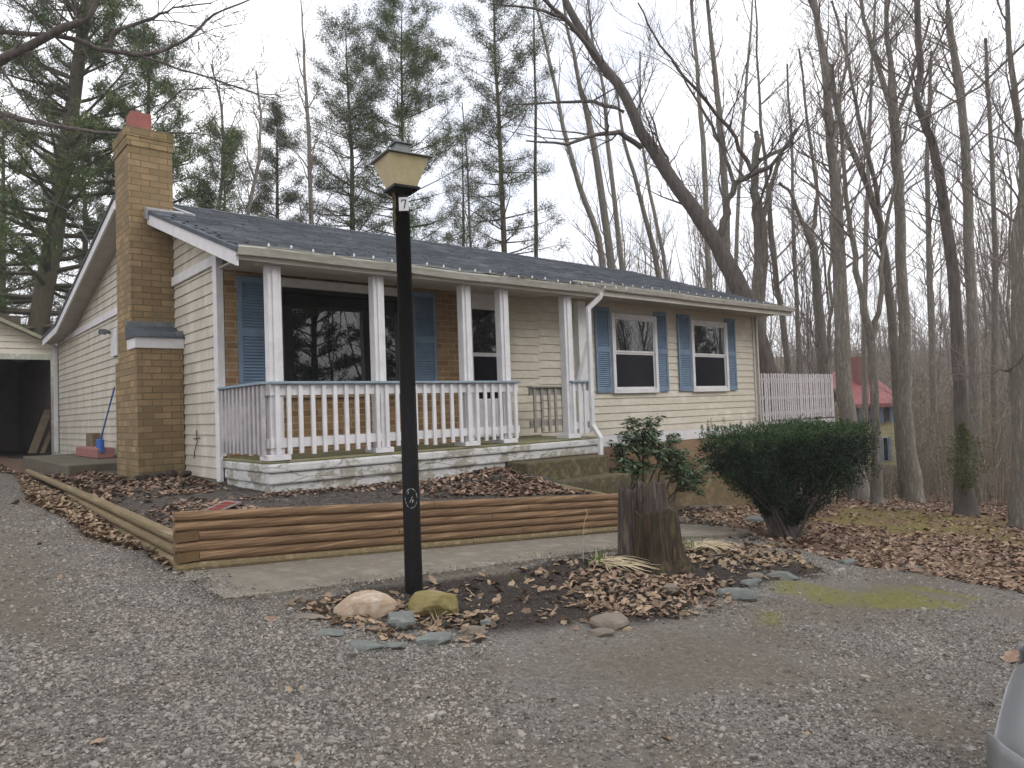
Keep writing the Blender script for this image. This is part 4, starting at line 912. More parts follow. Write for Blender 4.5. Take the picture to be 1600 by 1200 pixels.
def bare_tree(name, label, poly, d, mat, forks=(), nb=26, seed=1, blen=2.6, lev=2, bmat=None, ground_base=True, start=.35, group=None, cat='tree', up=.5, kids=3, wk=.74):
    rr = random.Random(seed); k = d/FOC
    pts = [Vector(dp(x, y, d)) for x, y, w in poly]; rs = [w*k/2*wk for x, y, w in poly]
    if ground_base:
        p0 = pts[0]; gz_ = float(terr(p0.x, p0.y)); dirn = (pts[0]-pts[1])
        if p0.z > gz_+.1:
            dx = dirn/max(.1, -dirn.z)*min(1.0, .35) if dirn.z < 0 else Vector((0, 0, -1))
            b0 = Vector((p0.x+dirn.x*.5, p0.y+dirn.y*.5, float(terr(p0.x, p0.y))+.5)); b1 = Vector((b0.x, b0.y, gz_-.15))
            if b0.z < p0.z: pts = [b1, b0]+pts; rs = [rs[0]*1.2, rs[0]*1.05]+rs
            else: pts = [b1]+pts; rs = [rs[0]*1.15]+rs
        else: pts[0].z = gz_-.1; rs[0] *= 1.0
    root = thing(name, (pts[0].x, pts[0].y, float(terr(pts[0].x, pts[0].y))), label, cat, group)
    tr = MB(); P, R = wiggle(pts, rs, rr, min(.025, rs[0]*.12)); tr.tube(P, R, 10 if rs[0] > .1 else 7)
    lines = [(P, R)]
    for fk in forks:
        fp = [Vector(dp(x, y, d)+_f*off) for x, y, w, off in fk]; fr = [w*k/2*wk for x, y, w, off in fk]
        FP, FR = wiggle(fp, fr, rr, .03); tr.tube(FP, FR, 8); lines.append((FP, FR))
    tr.build('trunk', mat, root, smooth=True)
    br = MB()
    for li, (P, R) in enumerate(lines):
        cnt = nb if li == 0 else max(3, nb//3)
        for i in range(cnt):
            s = frand(rr, start if li == 0 else .2, .99); p_, r_, dd = interp_poly(P, R, s)
            a = rr.uniform(0, 6.283); hz = Vector((math.cos(a), math.sin(a), 0))
            nd = (dd*up+hz*.75+Vector((0, 0, .15))).normalized(); L_ = blen*rr.uniform(.5, 1.15)*(1.15-.5*s)
            grow(br, p_, nd, L_, min(r_*.5, .012+L_*.011), lev, rr, .35, 4, kids)
    br.build('crown', bmat or twig_m, root)
    return root
# the leaning dark tree and its neighbours behind the roof
bare_tree('leaning_tree', 'large dark leaning tree with heavy forked limbs behind the right end of the roof',
 [(1205, 600, 46), (1180, 520, 42), (1160, 460, 40), (1120, 380, 34), (1060, 295, 29), (1000, 205, 24), (965, 130, 21), (920, 70, 18), (885, 5, 15), (860, -60, 11), (830, -150, 6)], 20, bark_dark, wk=.72, nb=20, seed=3, blen=2.4, start=.45, bmat=bark_dark,
 forks=[[(1122, 380, 18, 0), (1130, 345, 16, 0), (1138, 310, 14, .1), (1152, 282, 13, .2), (1180, 268, 12, .3), (1215, 250, 9, .4), (1245, 210, 7, .5), (1268, 176, 4, .5)],
        [(1150, 282, 9, .2), (1142, 240, 8, .5), (1128, 180, 7, .9), (1100, 120, 5, 1.2), (1075, 60, 3, 1.5)],
        [(1180, 262, 10, .3), (1150, 215, 8, 0), (1100, 170, 7, -.4), (1050, 130, 5, -.8), (1010, 80, 4, -1), (985, 40, 3, -1.2)],
        [(1002, 230, 12, 0), (965, 214, 11, -.4), (925, 228, 8, -.9), (880, 252, 6, -1.4), (820, 258, 3, -2)],
        [(975, 175, 9, 0), (930, 152, 8, .3), (880, 142, 6, .8), (800, 135, 3, 1.3)],
        [(950, 110, 9, 0), (880, 45, 10, -.6), (830, 15, 6, -1), (760, -20, 3, -1.6)], [(880, 45, 8, -.6), (830, 42, 5, -1), (770, 50, 3, -1.5)],
        [(1057, 290, 8, 0), (1052, 262, 7, .2), (1040, 230, 5, .4), (1020, 160, 3, .6)],
        [(1215, 250, 6, .4), (1200, 300, 5, .5), (1190, 320, 4, .6)]])
bare_tree('broken_tree', 'grey brown tree with a snapped top stub right of the leaning tree',
 [(1192, 640, 30), (1186, 540, 30), (1187, 430, 29), (1188, 350, 28), (1178, 300, 17), (1180, 250, 15), (1183, 228, 16), (1182, 205, 8)], 21.5, bark_grey, nb=10, seed=4, blen=2.2,
 forks=[[(1190, 340, 14, 0), (1205, 300, 11, .2), (1218, 262, 9, .3), (1232, 225, 5, .5)], [(1187, 250, 9, 0), (1215, 235, 8, .2), (1240, 222, 5, .5), (1260, 190, 3, .6)]], start=.4)
bare_tree('slender_tree', 'slender tree with a low branch stub showing past the roof corner', [(1234, 620, 15), (1230, 560, 13), (1222, 490, 13), (1212, 430, 12), (1205, 370, 12), (1200, 300, 8), (1193, 230, 7), (1185, 120, 5), (1180, 0, 3)], 24, bark_grey, nb=22, seed=5, blen=2.4)
bare_tree('forked_tree', 'forked pale tree left of the big mossy trunk', [(1292, 700, 34), (1288, 600, 28), (1281, 500, 21), (1272, 400, 17), (1266, 372, 17), (1252, 345, 9), (1235, 300, 7), (1218, 285, 5)], 26, bark_grey, nb=22, seed=6, blen=2.8,
 forks=[[(1268, 372, 11, 0), (1277, 340, 9, .2), (1280, 280, 7, .3), (1270, 180, 6, .5), (1262, 60, 4, .8)]], start=.3)
bare_tree('mossy_tree', 'thick pale mossy trunk standing at the right end of the deck railing', [(1342, 770, 46), (1334, 720, 36), (1324, 640, 33), (1316, 560, 31), (1311, 400, 27), (1304, 280, 21), (1298, 200, 18), (1288, 100, 15), (1272, 0, 12), (1255, -120, 7)], 20, bark_pale, nb=34, seed=7, blen=2.8,
 forks=[[(1300, 230, 9, 0), (1318, 170, 8, .3), (1335, 90, 6, .5), (1340, 0, 4, .7)]], start=.4)
bare_tree('fork_trunk_tree', 'tree forking in a V before the far red roof', [(1373, 788, 30), (1371, 740, 21), (1367, 650, 17), (1363, 540, 18), (1360, 525, 18), (1348, 470, 13), (1337, 400, 12), (1327, 340, 10), (1318, 250, 8), (1300, 100, 5)], 19, bark_grey, nb=22, seed=8, blen=2.2,
 forks=[[(1362, 528, 13, 0), (1373, 490, 10, 0), (1381, 440, 10, .1), (1390, 380, 8, .3), (1420, 230, 6, .5), (1445, 150, 4, .6), (1470, 60, 3, .8)]], start=.45)
bare_tree('tall_tree', 'tall grey tree curving left above the far red roof', [(1414, 768, 26), (1407, 700, 20), (1400, 600, 18), (1392, 480, 18), (1385, 420, 17), (1376, 350, 15), (1345, 265, 13), (1318, 200, 11), (1300, 130, 9), (1290, 80, 7), (1262, -10, 5)], 22, bark_grey, nb=30, seed=9, blen=2.6,
 forks=[[(1378, 360, 10, 0), (1372, 280, 9, .2), (1352, 180, 8, .4), (1340, 80, 6, .6), (1318, -20, 4, .8)]], start=.4)
bare_tree('tall_tree', 'stout pale trunk dividing high up, right of the curving grey tree', [(1428, 770, 36), (1420, 700, 27), (1415, 600, 26), (1410, 450, 22), (1404, 300, 21), (1400, 230, 22), (1395, 165, 20), (1391, 90, 11), (1385, 0, 9), (1380, -120, 5)], 21, bark_pale, nb=30, seed=10, blen=2.4,
 forks=[[(1394, 170, 13, 0), (1376, 95, 10, .2), (1360, 20, 8, .4), (1350, -60, 5, .5)], [(1400, 190, 9, 0), (1420, 120, 7, -.2), (1440, 40, 5, -.4)]], start=.45)
bare_tree('crooked_tree', 'dark crooked trunk rising near the right edge of the yard', [(1508, 785, 40), (1505, 740, 28), (1500, 600, 23), (1492, 470, 21), (1480, 360, 20), (1468, 270, 17), (1455, 215, 15), (1440, 180, 14), (1431, 145, 12), (1438, 95, 12), (1433, 0, 11), (1436, -100, 7)], 17, bark_dark, nb=24, seed=11, wk=.84, blen=2.0, bmat=bark_dark,
 forks=[[(1436, 160, 5, 0), (1452, 120, 5, .2), (1460, 90, 4, .2), (1490, 30, 3, .3)], [(1431, 150, 4, 0), (1418, 115, 3, 0), (1412, 92, 2, 0)]], start=.5)
bare_tree('pale_tree', 'straight pale tree just right of the dark crooked trunk', [(1528, 770, 34), (1524, 640, 25), (1519, 480, 22), (1513, 320, 20), (1508, 220, 18), (1500, 120, 12), (1488, 60, 9), (1478, -20, 6)], 23, bark_pale, nb=30, seed=12, blen=2.6,
 forks=[[(1508, 210, 11, 0), (1502, 120, 9, .3), (1497, 0, 6, .6)]], start=.4)
bare_tree('edge_tree', 'ivy stained trunk cut by the right edge of the view', [(1596, 808, 52), (1594, 760, 34), (1592, 640, 28), (1590, 500, 26), (1592, 350, 24), (1600, 260, 20), (1592, 190, 14), (1581, 110, 11), (1574, 0, 9), (1570, -80, 6)], 15, bark_grey, nb=22, seed=13, blen=2.2,
 forks=[[(1610, 60, 6, 0), (1540, 130, 5, .2), (1480, 165, 4, .4), (1400, 200, 2, .6)], [(1590, 580, 7, 0), (1560, 577, 5, 0), (1553, 590, 3, 0)]], start=.4)
# paler trees behind, in the middle
MID = [([(960, 470, 18), (948, 360, 16), (932, 250, 14), (918, 180, 13), (905, 130, 9), (890, 60, 7), (880, 0, 5)], 30, 'pale tree behind the roof, first left of the leaning limb'),
 ([(948, 470, 14), (935, 370, 13), (905, 290, 11), (880, 200, 9), (862, 110, 7), (835, 0, 4)], 33, 'grey tree bending left over the middle of the roof'),
 ([(978, 470, 12), (962, 330, 10), (950, 230, 9), (945, 150, 7), (925, 60, 5), (915, -30, 3)], 34, 'thin tree close right of the bending grey tree'),
 ([(1042, 490, 12), (1022, 390, 11), (998, 300, 9), (975, 220, 7), (960, 120, 4)], 34, 'thin left slanting tree under the leaning trunk'),
 ([(1048, 490, 9), (1035, 390, 8), (1015, 300, 7), (1000, 200, 5), (1000, 80, 3)], 37, 'very thin tree paired with the slanting one'),
 ([(1112, 500, 14), (1106, 400, 12), (1100, 250, 11), (1092, 150, 9), (1080, 0, 6)], 31, 'straight pale tree rising behind the fork of the leaning tree'),
 ([(1140, 500, 13), (1135, 330, 15), (1125, 200, 13), (1118, 120, 11), (1105, 0, 7)], 29, 'pale thick stemmed tree between the two dark limbs'),
 ([(1150, 500, 9), (1152, 350, 8), (1160, 200, 7), (1172, 60, 5), (1178, -20, 3)], 36, 'thin upright tree close behind the snapped trunk'),
 ([(487, 400, 11), (485, 300, 9), (482, 200, 8), (476, 120, 6), (474, 60, 4), (470, 0, 2)], 28, 'birch like bare tree with upswept twigs left of the tall pines'),
 ([(1250, 640, 10), (1246, 500, 9), (1240, 380, 8), (1238, 250, 6), (1230, 100, 4)], 34, 'thin far tree left of the forked pale tree'),
 ([(1352, 690, 12), (1350, 500, 11), (1356, 300, 9), (1362, 100, 6), (1368, -20, 4)], 33, 'thin straight tree between mossy trunk and V fork'),
 ([(1462, 760, 16), (1458, 600, 14), (1452, 420, 12), (1448, 250, 9), (1455, 80, 6)], 27, 'grey tree directly left of the dark crooked trunk'),
 ([(1558, 770, 15), (1553, 600, 13), (1556, 420, 11), (1550, 250, 9), (1540, 60, 6)], 26, 'grey tree between the pale straight tree and the edge trunk'),
 ([(380, 400, 9), (390, 320, 8), (405, 250, 7), (408, 180, 5), (400, 110, 3)], 27, 'bare multi twig tree left of the birch like one'),
 ([(330, 400, 8), (345, 300, 8), (350, 220, 6), (345, 160, 5), (330, 100, 3)], 27, 'small bare tree just right of the chimney'),
 ([(738, 460, 6), (735, 380, 5), (730, 250, 4), (722, 160, 2)], 32, 'wispy bare tree between lamp post and tall sparse pine')]
for i, (pl, d, lbl) in enumerate(MID):
    low = pl[0][0] < 800
    bare_tree('bare_tree', lbl, pl, d, bark_pale if i % 3 else bark_grey, nb=(26 if low else 20), seed=40+i, blen=2.4 if not low else 2.0, start=.35, up=.9, group='bare trees behind the house' if pl[0][0] < 1200 else 'bare trees of the wood', bmat=twig_m)
# generic far trees: a few prototypes, many copies
def proto_tree(seed, h, r0, lean):
    rr = random.Random(seed); pts = [Vector((0, 0, -.3))]; x = y = 0.0; rs = [r0*1.3]; n = 9
    for i in range(1, n+1):
        x += rr.gauss(lean*.15, .14); y += rr.gauss(0, .14); pts.append(Vector((x, y, h*i/n))); rs.append(r0*(1-.85*i/n))
    tr = MB(); P, R = wiggle(pts, rs, rr, .04); tr.tube(P, R, 6)
    for k in range(2):
        s = rr.uniform(.35, .6); p_, r_, dd = interp_poly(P, R, s); a = rr.uniform(0, 6.28); q = [p_]; qr = [r_*.7]
        for j in range(6): q.append(q[-1]+Vector((math.cos(a)*.45/(j+1)**.5, math.sin(a)*.45/(j+1)**.5, h*.09))); qr.append(r_*.7*(1-(j+1)/6.5))
        tr.tube(q, qr, 5)
    br = MB()
    for i in range(34):
        s = rr.uniform(.25, .99); p_, r_, dd = interp_poly(P, R, s); a = rr.uniform(0, 6.283)
        L_ = rr.uniform(.8, 2.4)*(1.2-.6*s)
        grow(br, p_, Vector((math.cos(a)*.7, math.sin(a)*.7, .75)).normalized(), L_, .022, 2, rr, .4, 3, 3)
    return tr, br
protos = []
for i in range(9):
    tr, br = proto_tree(100+i, [14, 16, 18, 15, 17, 13, 12, 16, 19][i], [.075, .09, .12, .065, .10, .06, .05, .08, .125][i], [0, .6, -.6, 1, -1, .3, -.3, 0, .4][i])
    r_ = thing('woodland_tree', (0, 0, 0), 'slim bare tree, one of many deep in the wood', 'tree', 'slim bare trees deep in the wood')
    a_ = tr.build('trunk', bark_pale if i % 2 else bark_grey, r_, smooth=True); b_ = br.build('crown', twig_far, r_); protos.append((r_, a_, b_, [0]))
def put_tree(i, x, y, rz, s):
    r_, a_, b_, used = protos[i]
    if used[0]:
        r2_ = r_.copy(); COL.objects.link(r2_)
        for c0 in (a_, b_):
            c2 = c0.copy(); COL.objects.link(c2); c2.parent = r2_
        r_ = r2_
    protos[i][3][0] = 1
    r_.location = (x, y, float(terr(x, y))); r_.rotation_euler = (0, 0, rz); r_.scale = (s, s, s)
rr = random.Random(77); cnt = 0
def hx(px_, d): p = dp(px_, 620, d); return p[0], p[1]
for i in range(112):
    d = rr.uniform(28, 75)**1.0; px_ = rr.uniform(1130, 1720)
    if rr.random() < .3: px_ = rr.uniform(880, 1150); d = rr.uniform(36, 75)
    x, y = hx(px_, d)
    if 1318 < px_ < 1414 and d < 50: continue
    put_tree(rr.randrange(9), x, y, rr.uniform(0, 6.28), rr.uniform(.75, 1.1)); cnt += 1
for i in range(26):
    d = rr.uniform(34, 60); px_ = rr.uniform(-60, 880); x, y = hx(px_, d); put_tree(rr.choice([0, 3, 5, 6]), x, y, rr.uniform(0, 6.28), rr.uniform(.45, .75))
# wood behind the photographer (seen only in the window glass)
for i in range(85):
    x, y = rr.uniform(-14, 70), rr.uniform(-32, -11)
    if i > 25: x = rr.uniform(24, 62); y = rr.uniform(-26, -12)
    put_tree(rr.randrange(9), x, y, rr.uniform(0, 6.28), rr.uniform(.8, 1.1))

# pines
def pine(name, label, px_, ytop, ybase, d, spread, seed, mat, trunkpx, lean=0, low=.15, tufts=900, nl=20, profile=None, tl=.14, group='tall pines behind the house', droop=0, tw=.0095, maxz=None):
    rr = random.Random(seed); k = d/FOC
    top = Vector(dp(px_+lean, ytop, d)); bs = Vector(dp(px_, ybase, d)); g0 = float(terr(bs.x, bs.y)); bs.z = g0-.1
    pts = [bs, bs.lerp(top, .35)+Vector((rr.gauss(0, .1), rr.gauss(0, .1), 0)), bs.lerp(top, .7)+Vector((rr.gauss(0, .08), rr.gauss(0, .08), 0)), top]
    r0 = trunkpx*k/2; P, R = wiggle(pts, [r0*1.2, r0, r0*.6, r0*.12], rr, .03)
    root = thing(name, (bs.x, bs.y, g0), label, 'pine tree', group)
    tr = MB(); tr.tube(P, R, 9); tr.build('trunk', bark_pine, root, smooth=True)
    br = MB(); tips = []
    for i in range(nl):
        s = low+(1-low)*((i+.5)/nl)**.9; p_, r_, dd = interp_poly(P, R, s); u = (s-low)/(1-low)
        pr = profile(u) if profile else (1-u)**.7*(.6+.4*math.sin(min(1, u*4)*1.57))
        for j in range(rr.randint(3, 5)):
            a = rr.uniform(0, 6.283); L_ = spread*pr*rr.uniform(.5, 1.1)+.25
            up0 = lerp(.0, .7, u)+rr.gauss(0, .12)-droop; q = [p_.copy()]; dv = Vector((math.cos(a), math.sin(a), up0)).normalized(); n = 4
            for m_ in range(n):
                dv = (dv+Vector((rr.gauss(0, .12), rr.gauss(0, .12), .06+rr.gauss(0, .06)))).normalized(); q.append(q[-1]+dv*L_/n)
            br.tube(q, [max(.008, r_*.32*(1-m_/4.6)) for m_ in range(n+1)], 4, cap=False)
            for m_ in range(4+int(L_*2.2)):
                s_ = rr.uniform(.35, 1.0); c0, _r2, _d = interp_poly(q, [0]*5, s_)
                tw_ = (dv*.5+Vector((rr.gauss(0, .6), rr.gauss(0, .6), rr.gauss(.15, .35)))).normalized()*rr.uniform(.15, .32)*(1+L_*.22)
                br.tube([c0, c0+tw_], [.007, .004], 3, cap=False); tips.append((c0, c0+tw_))
    br.build('branches', bark_pine, root)
    rg = np.random.default_rng(seed); ntips = len(tips); per = max(8, int(tufts*40/ntips)); 
    T0 = np.array([list(a) for a, c_ in tips]); T1 = np.array([list(c_) for a, c_ in tips])
    idx = np.repeat(np.arange(ntips), per); n = len(idx); f_ = rg.uniform(.2, 1.1, (n, 1)); base = T0[idx]*(1-f_)+T1[idx]*f_+rg.normal(0, .11, (n, 3))
    dr_ = (T1-T0)[idx]; dr_ /= np.linalg.norm(dr_, axis=1, keepdims=True)+1e-9
    dv = dr_*.6+rg.normal(0, .6, (n, 3)); dv /= np.linalg.norm(dv, axis=1, keepdims=True); sd = np.cross(dv, rg.normal(0, 1, (n, 3))); sd /= np.linalg.norm(sd, axis=1, keepdims=True)+1e-9
    ln = tl*rg.uniform(.6, 1.2, (n, 1)); w_ = tw*rg.uniform(.7, 1.5, (n, 1))
    Vv = np.stack([base-sd*w_, base+sd*w_, base+dv*ln], 1).reshape(-1, 3); Fv = np.arange(3*n).reshape(-1, 3)
    npmesh('needles', Vv, Fv, mat, root); return root
cone = lambda u: (1-u)**.75
ov = lambda u: .25+.75*math.sin(math.pi*min(1, u*1.02))**.8 if u < .97 else .15
pine('pine_tree', 'large dense green pine with a thick trunk at the left edge', 25, -260, 500, 27, 5.2, 1, needle, 27, lean=150, low=.16, tufts=3000, nl=44, profile=lambda u: .95-.5*u, group=None, tw=.013, tl=.20, droop=.1)
pine('pine_tree', 'bushy green pine rising directly behind the chimney', 225, 60, 500, 30, 2.9, 2, needle, 14, lean=8, low=.25, tufts=1500, nl=26, profile=ov, tw=.014)
pine('pine_tree', 'low brown green pine just right of the chimney', 352, 215, 500, 27, 1.9, 3, needle, 9, low=.3, tufts=1000, nl=18, profile=ov)
pine('pine_tree', 'small sparse pine with a narrow top between chimney and lamp', 435, 168, 500, 29, 2.0, 4, needle_dk, 9, lean=-2, low=.3, tufts=1000, nl=20, profile=cone)
pine('pine_tree', 'tall pine with pointed crown left of the lamp post', 550, 45, 500, 30, 2.6, 5, needle_dk, 10, lean=-10, low=.33, tufts=1250, nl=30, profile=lambda u: .35+.75*math.sin(math.pi*(.15+.85*u))**1.0)
pine('pine_tree', 'tall pine with the fullest rounded crown straight above the lamp', 628, 15, 500, 31, 3.0, 6, needle, 10, lean=0, low=.38, tufts=2300, nl=34, profile=lambda u: .3+.9*math.sin(math.pi*min(1, .2+.8*u)))
pine('pine_tree', 'tall sparse pine with layered limbs right of the lamp', 796, -70, 500, 29, 3.0, 7, needle_dk, 10, lean=-28, low=.30, tufts=1300, nl=32, profile=lambda u: .85-.45*u)
pine('pine_tree', 'pole thin pine with little foliage over the middle of the roof', 840, -80, 500, 30, .9, 8, needle_dk, 7, lean=-8, low=.7, tufts=160, nl=12)
pine('pine_tree', 'dim pine behind the power cable left of the chimney', 130, 200, 520, 38, 3.2, 9, needle_dk, 12, low=.12, tufts=900, nl=22, profile=ov, tw=.02)
pine('pine_tree', 'half hidden pine at the far left above the garage roof', 5, 200, 520, 36, 3.2, 10, needle_dk, 14, low=.1, tufts=900, nl=22, profile=ov, tw=.02)
pine('pine_tree', 'faint sparse pine between lamp post and the layered pine', 722, 200, 500, 36, 2.2, 12, needle_dk, 7, low=.3, tufts=420, nl=18, profile=cone)
# evergreens behind the photographer, mirrored by the windows
src = pine('evergreen_tree', 'dense evergreen standing in the wood opposite the house', 628, 15, 500, 31, 4.6, 21, needle_dk, 14, low=.08, tufts=1500, nl=30, profile=cone, group='evergreens opposite the house', tw=.03)
b0 = src.location.copy(); kids = list(src.children)
for i, (x, y, s) in enumerate(((3, -17, .8), (9, -17, 1.0), (13, -15, .9), (17, -18, 1.0), (21, -15, .85), (26, -17, .95), (31, -20, .8), (-4, -14, .9), (56, -22, .9))):
    if i == 0: rt_ = src
    else:
        rt_ = src.copy(); COL.objects.link(rt_)
        for c0 in kids: c2 = c0.copy(); COL.objects.link(c2); mi = c0.matrix_parent_inverse.copy(); c2.parent = rt_; c2.matrix_parent_inverse = mi
    rt_.location = (x, y, float(terr(x, y))); rt_.rotation_euler = (0, 0, i*1.3); rt_.scale = (s, s, s)

# overhanging bare tree at the upper left (trunk stands left of the view)
ot = thing('overhanging_tree', dp(-420, 760, 12), 'bare tree left of the view whose dark limbs reach over the upper left corner', 'tree')
D = 12
def limb(m, L_, dof=0): 
    pts = [Vector(dp(x, y, D+dof+o)) for x, y, w, o in L_]; rs = [w*D/FOC/2 for x, y, w, o in L_]; rr = random.Random(int(L_[0][0])); P, R = wiggle(pts, rs, rr, .015); m.tube(P, R, 8); return P, R
m = MB(); tb = Vector(ot.location)
Pt = [tb+Vector((0, 0, -.2)), tb+Vector((.1, .1, 2.5)), Vector(dp(-400, 250, 12)), Vector(dp(-390, -20, 12)), Vector(dp(-370, -250, 12))]
m.tube(Pt, [.3, .24, .2, .15, .07], 12)
LB = [[(-395, 260, 20, 0), (-200, 160, 17, 0), (0, 95, 15, 0), (50, 70, 13, 0), (95, 45, 12, 0), (135, 32, 9, 0), (150, 5, 7, 0), (175, -30, 4, 0)],
      [(-390, 150, 14, .5), (-100, 60, 9, .5), (0, 50, 8, .5), (40, 53, 8, .3), (80, 54, 8, .2), (120, 62, 8, .2), (160, 78, 8, .3), (215, 86, 8, .5), (252, 80, 6, .6), (300, 55, 5, .8), (335, 22, 4, 1), (400, -5, 2, 1.2)],
      [(165, 72, 6, .3), (180, 48, 6, .3), (215, 36, 5, .4), (240, 28, 5, .4), (270, 12, 3, .5), (330, 5, 2, .6)],
      [(215, 86, 4, .5), (255, 98, 4, .6), (285, 110, 3.5, .8), (330, 122, 3, 1), (400, 146, 2, 1.3), (470, 150, 1, 1.6)],
      [(0, 105, 5, 1), (15, 125, 4, 1), (40, 160, 3, 1), (62, 195, 3, 1)],
      [(100, 45, 6, 0), (125, 30, 5, 0), (105, 0, 4, 0)],
      [(-395, 300, 16, 3), (-150, 140, 14, 3), (0, 178, 12, 3), (50, 190, 10, 3), (100, 199, 9, 3.2), (150, 207, 7, 3.5), (200, 210, 4, 3.8), (270, 207, 3, 4), (350, 212, 2, 4.4)],
      [(240, 180, 4, 3.5), (262, 160, 4, 3.5), (285, 140, 3, 3.6), (330, 138, 2, 3.6)]]
lns = [limb(m, L_) for L_ in LB]; m.build('trunk', bark_dark, ot, smooth=True)
br = MB(); rr = random.Random(9)
for P, R in lns:
    for i in range(13):
        p_, r_, dd = interp_poly(P, R, rr.uniform(.35, 1)); a = rr.uniform(0, 6.28)
        grow(br, p_, (dd*.8+Vector((rr.gauss(0, .6), rr.gauss(0, .6), rr.gauss(.1, .6)))).normalized(), rr.uniform(.4, 1.2), .006+r_*.2, 2, rr, .1, 3, 3)
br.build('crown', bark_dark, ot)

# thicket and far wood (uncountable stems)
def stems(name, label, n, pxr, dr, hr, seed, mat, r_=.012, tw=3):
    rr = random.Random(seed); m = MB()
    for i in range(n):
        px_ = rr.uniform(*pxr); d = rr.uniform(*dr); x, y = hx(px_, d); z = float(terr(x, y)); h = rr.uniform(*hr); q = Vector((x, y, z-.1)); rr0 = r_*rr.uniform(.5, 1.8)*(.5+d/60)
        pts = [q.copy()]; 
        if 1318 < px_ < 1412 and d < 48: h = min(h, 1.0)
        ln = Vector((rr.gauss(0, .12), rr.gauss(0, .12), 1))
        for k in range(4): q = q+ln*h/4+Vector((rr.gauss(0, .05*h/3), rr.gauss(0, .05*h/3), 0)); pts.append(q.copy())
        m.tube(pts, [rr0, rr0*.85, rr0*.65, rr0*.4, rr0*.2], 3, cap=False)
        for k in range(tw):
            s = rr.uniform(.2, .95); j = min(3, int(s*4)); b_ = pts[j].lerp(pts[j+1], s*4-j); a = rr.uniform(0, 6.28); L_ = rr.uniform(.2, .35)*h*.8
            e1 = b_+Vector((math.cos(a), math.sin(a), rr.uniform(.2, 1.4)))*L_*.5; e2_ = e1+Vector((math.cos(a+.4), math.sin(a+.4), rr.uniform(0, 1.2)))*L_*.5
            m.tube([b_, e1, e2_], [rr0*.5, rr0*.35, rr0*.15], 3, cap=False)
    tag(m.build(name, mat), label, kind='stuff', cat='undergrowth')
thick = M('thicket_stems', (.25, .21, .165), (.18, .155, .11), .6, .9, island=.35)
stems('thicket', 'tangled leafless saplings and brush under the trees on the right', 2600, (1190, 1760), (21, 42), (1.0, 4.2), 5, thick, .013, 5)
stems('far_wood', 'far off leafless wood closing the view on the right', 3200, (1150, 1800), (42, 95), (3.5, 7), 6, thick, .028, 5)
stems('left_brush', 'leafless brush behind the garage on the left', 900, (-120, 260), (30, 50), (2, 8), 7, thick, .016, 6)
stems('chimney_brush', 'fine upright leafless stems between chimney and lamp post behind the roof', 150, (275, 500), (27, 38), (6.5, 9.5), 18, twig_m, .018, 12)
stems('rear_brush', 'fine leafless stems behind the house roof', 500, (260, 1190), (36, 60), (5, 10), 8, twig_far, .02, 6)

HD = 40
# ------------------------------------------------------------------ far house with red roof
fh = thing('far_house', dp(1390, 735, HD), 'distant two storey yellow house with a red roof seen through the trees', 'house')
def Q(x, y, d=HD): return dp(x, y, d)
fw_, fr_, fu = _r0, _f, np.array([0, 0, 1.0])
def fbox(m, x0, x1, y0, y1, d0, d1):
    a, b_ = Q(x0, y1, HD), Q(x1, y0, HD); w = (x1-x0)*HD/FOC; h = (y1-y0)*HD/FOC; o_ = Q(x0, y1, HD)+(d0)*np.array([_f[0], _f[1], 0]); e = np.array([_f[0], _f[1], 0])*(d1-d0); r3 = _r0*w; u3 = fu*h
    P = [o_, o_+r3, o_+r3+e, o_+e]; m.add([tuple(p) for p in P]+[tuple(p+u3) for p in P], [(0, 3, 2, 1), (4, 5, 6, 7), (0, 1, 5, 4), (1, 2, 6, 5), (2, 3, 7, 6), (3, 0, 4, 7)])
yel = brickmat('far_yellow_siding', (.50, .46, .26), (.46, .42, .23), (.30, .27, .15), 4, .22, .02)
m = MB(); fbox(m, 1335, 1406, 628, 742, 0, 8); m.build('wall', yel, fh)
m = MB(); o_ = Q(1326, 632); w = (1412-1326)*HD/FOC; e = np.array([_f[0], _f[1], 0]); rise = (632-576)*HD/FOC
P = [o_-e*.4, o_+_r0*w-e*.4, o_+_r0*w+e*4+fu*rise, o_+e*4+fu*rise, o_+_r0*w+e*8.4, o_+e*8.4]; m.add([tuple(p) for p in P]+[tuple(p-fu*.2) for p in P], [(0, 1, 2, 3), (3, 2, 4, 5), (6, 9, 8, 7), (9, 11, 10, 8), (0, 6, 7, 1), (0, 3, 9, 6), (3, 5, 11, 9), (1, 7, 8, 2), (2, 8, 10, 4)])
m.build('roof', M('red_metal_roof', (.30, .095, .095), (.22, .07, .07), 2, .6), fh)
m = MB(); fbox(m, 1369, 1393, 553, 600, 2, 3.2); m.build('chimney', M('far_red_brick', (.27, .12, .10), (.20, .09, .075), 3, .9), fh)
for (x0, x1, y0, y1) in ((1347, 1358, 634, 664), (1379, 1390, 634, 660), (1380, 1388, 683, 720)):
    m = MB(); fbox(m, x0, x1, y0, y1, -.06, -.01); wd = m.build('window', M('far_window_frame', (.6, .6, .6)), fh)
    m = MB(); fbox(m, x0+1, x1-1, y0+1, y1-1, -.09, -.065); o = m.build('pane', glass_low); o.parent = wd; o.matrix_parent_inverse = wd.matrix_parent_inverse.copy()
    o.matrix_parent_inverse = Matrix.Identity(4)
    for xx in (x0-5, x1+1): m = MB(); fbox(m, xx, xx+4, y0, y1, -.08, -.012); m.build('shutter', bluepaint, fh)

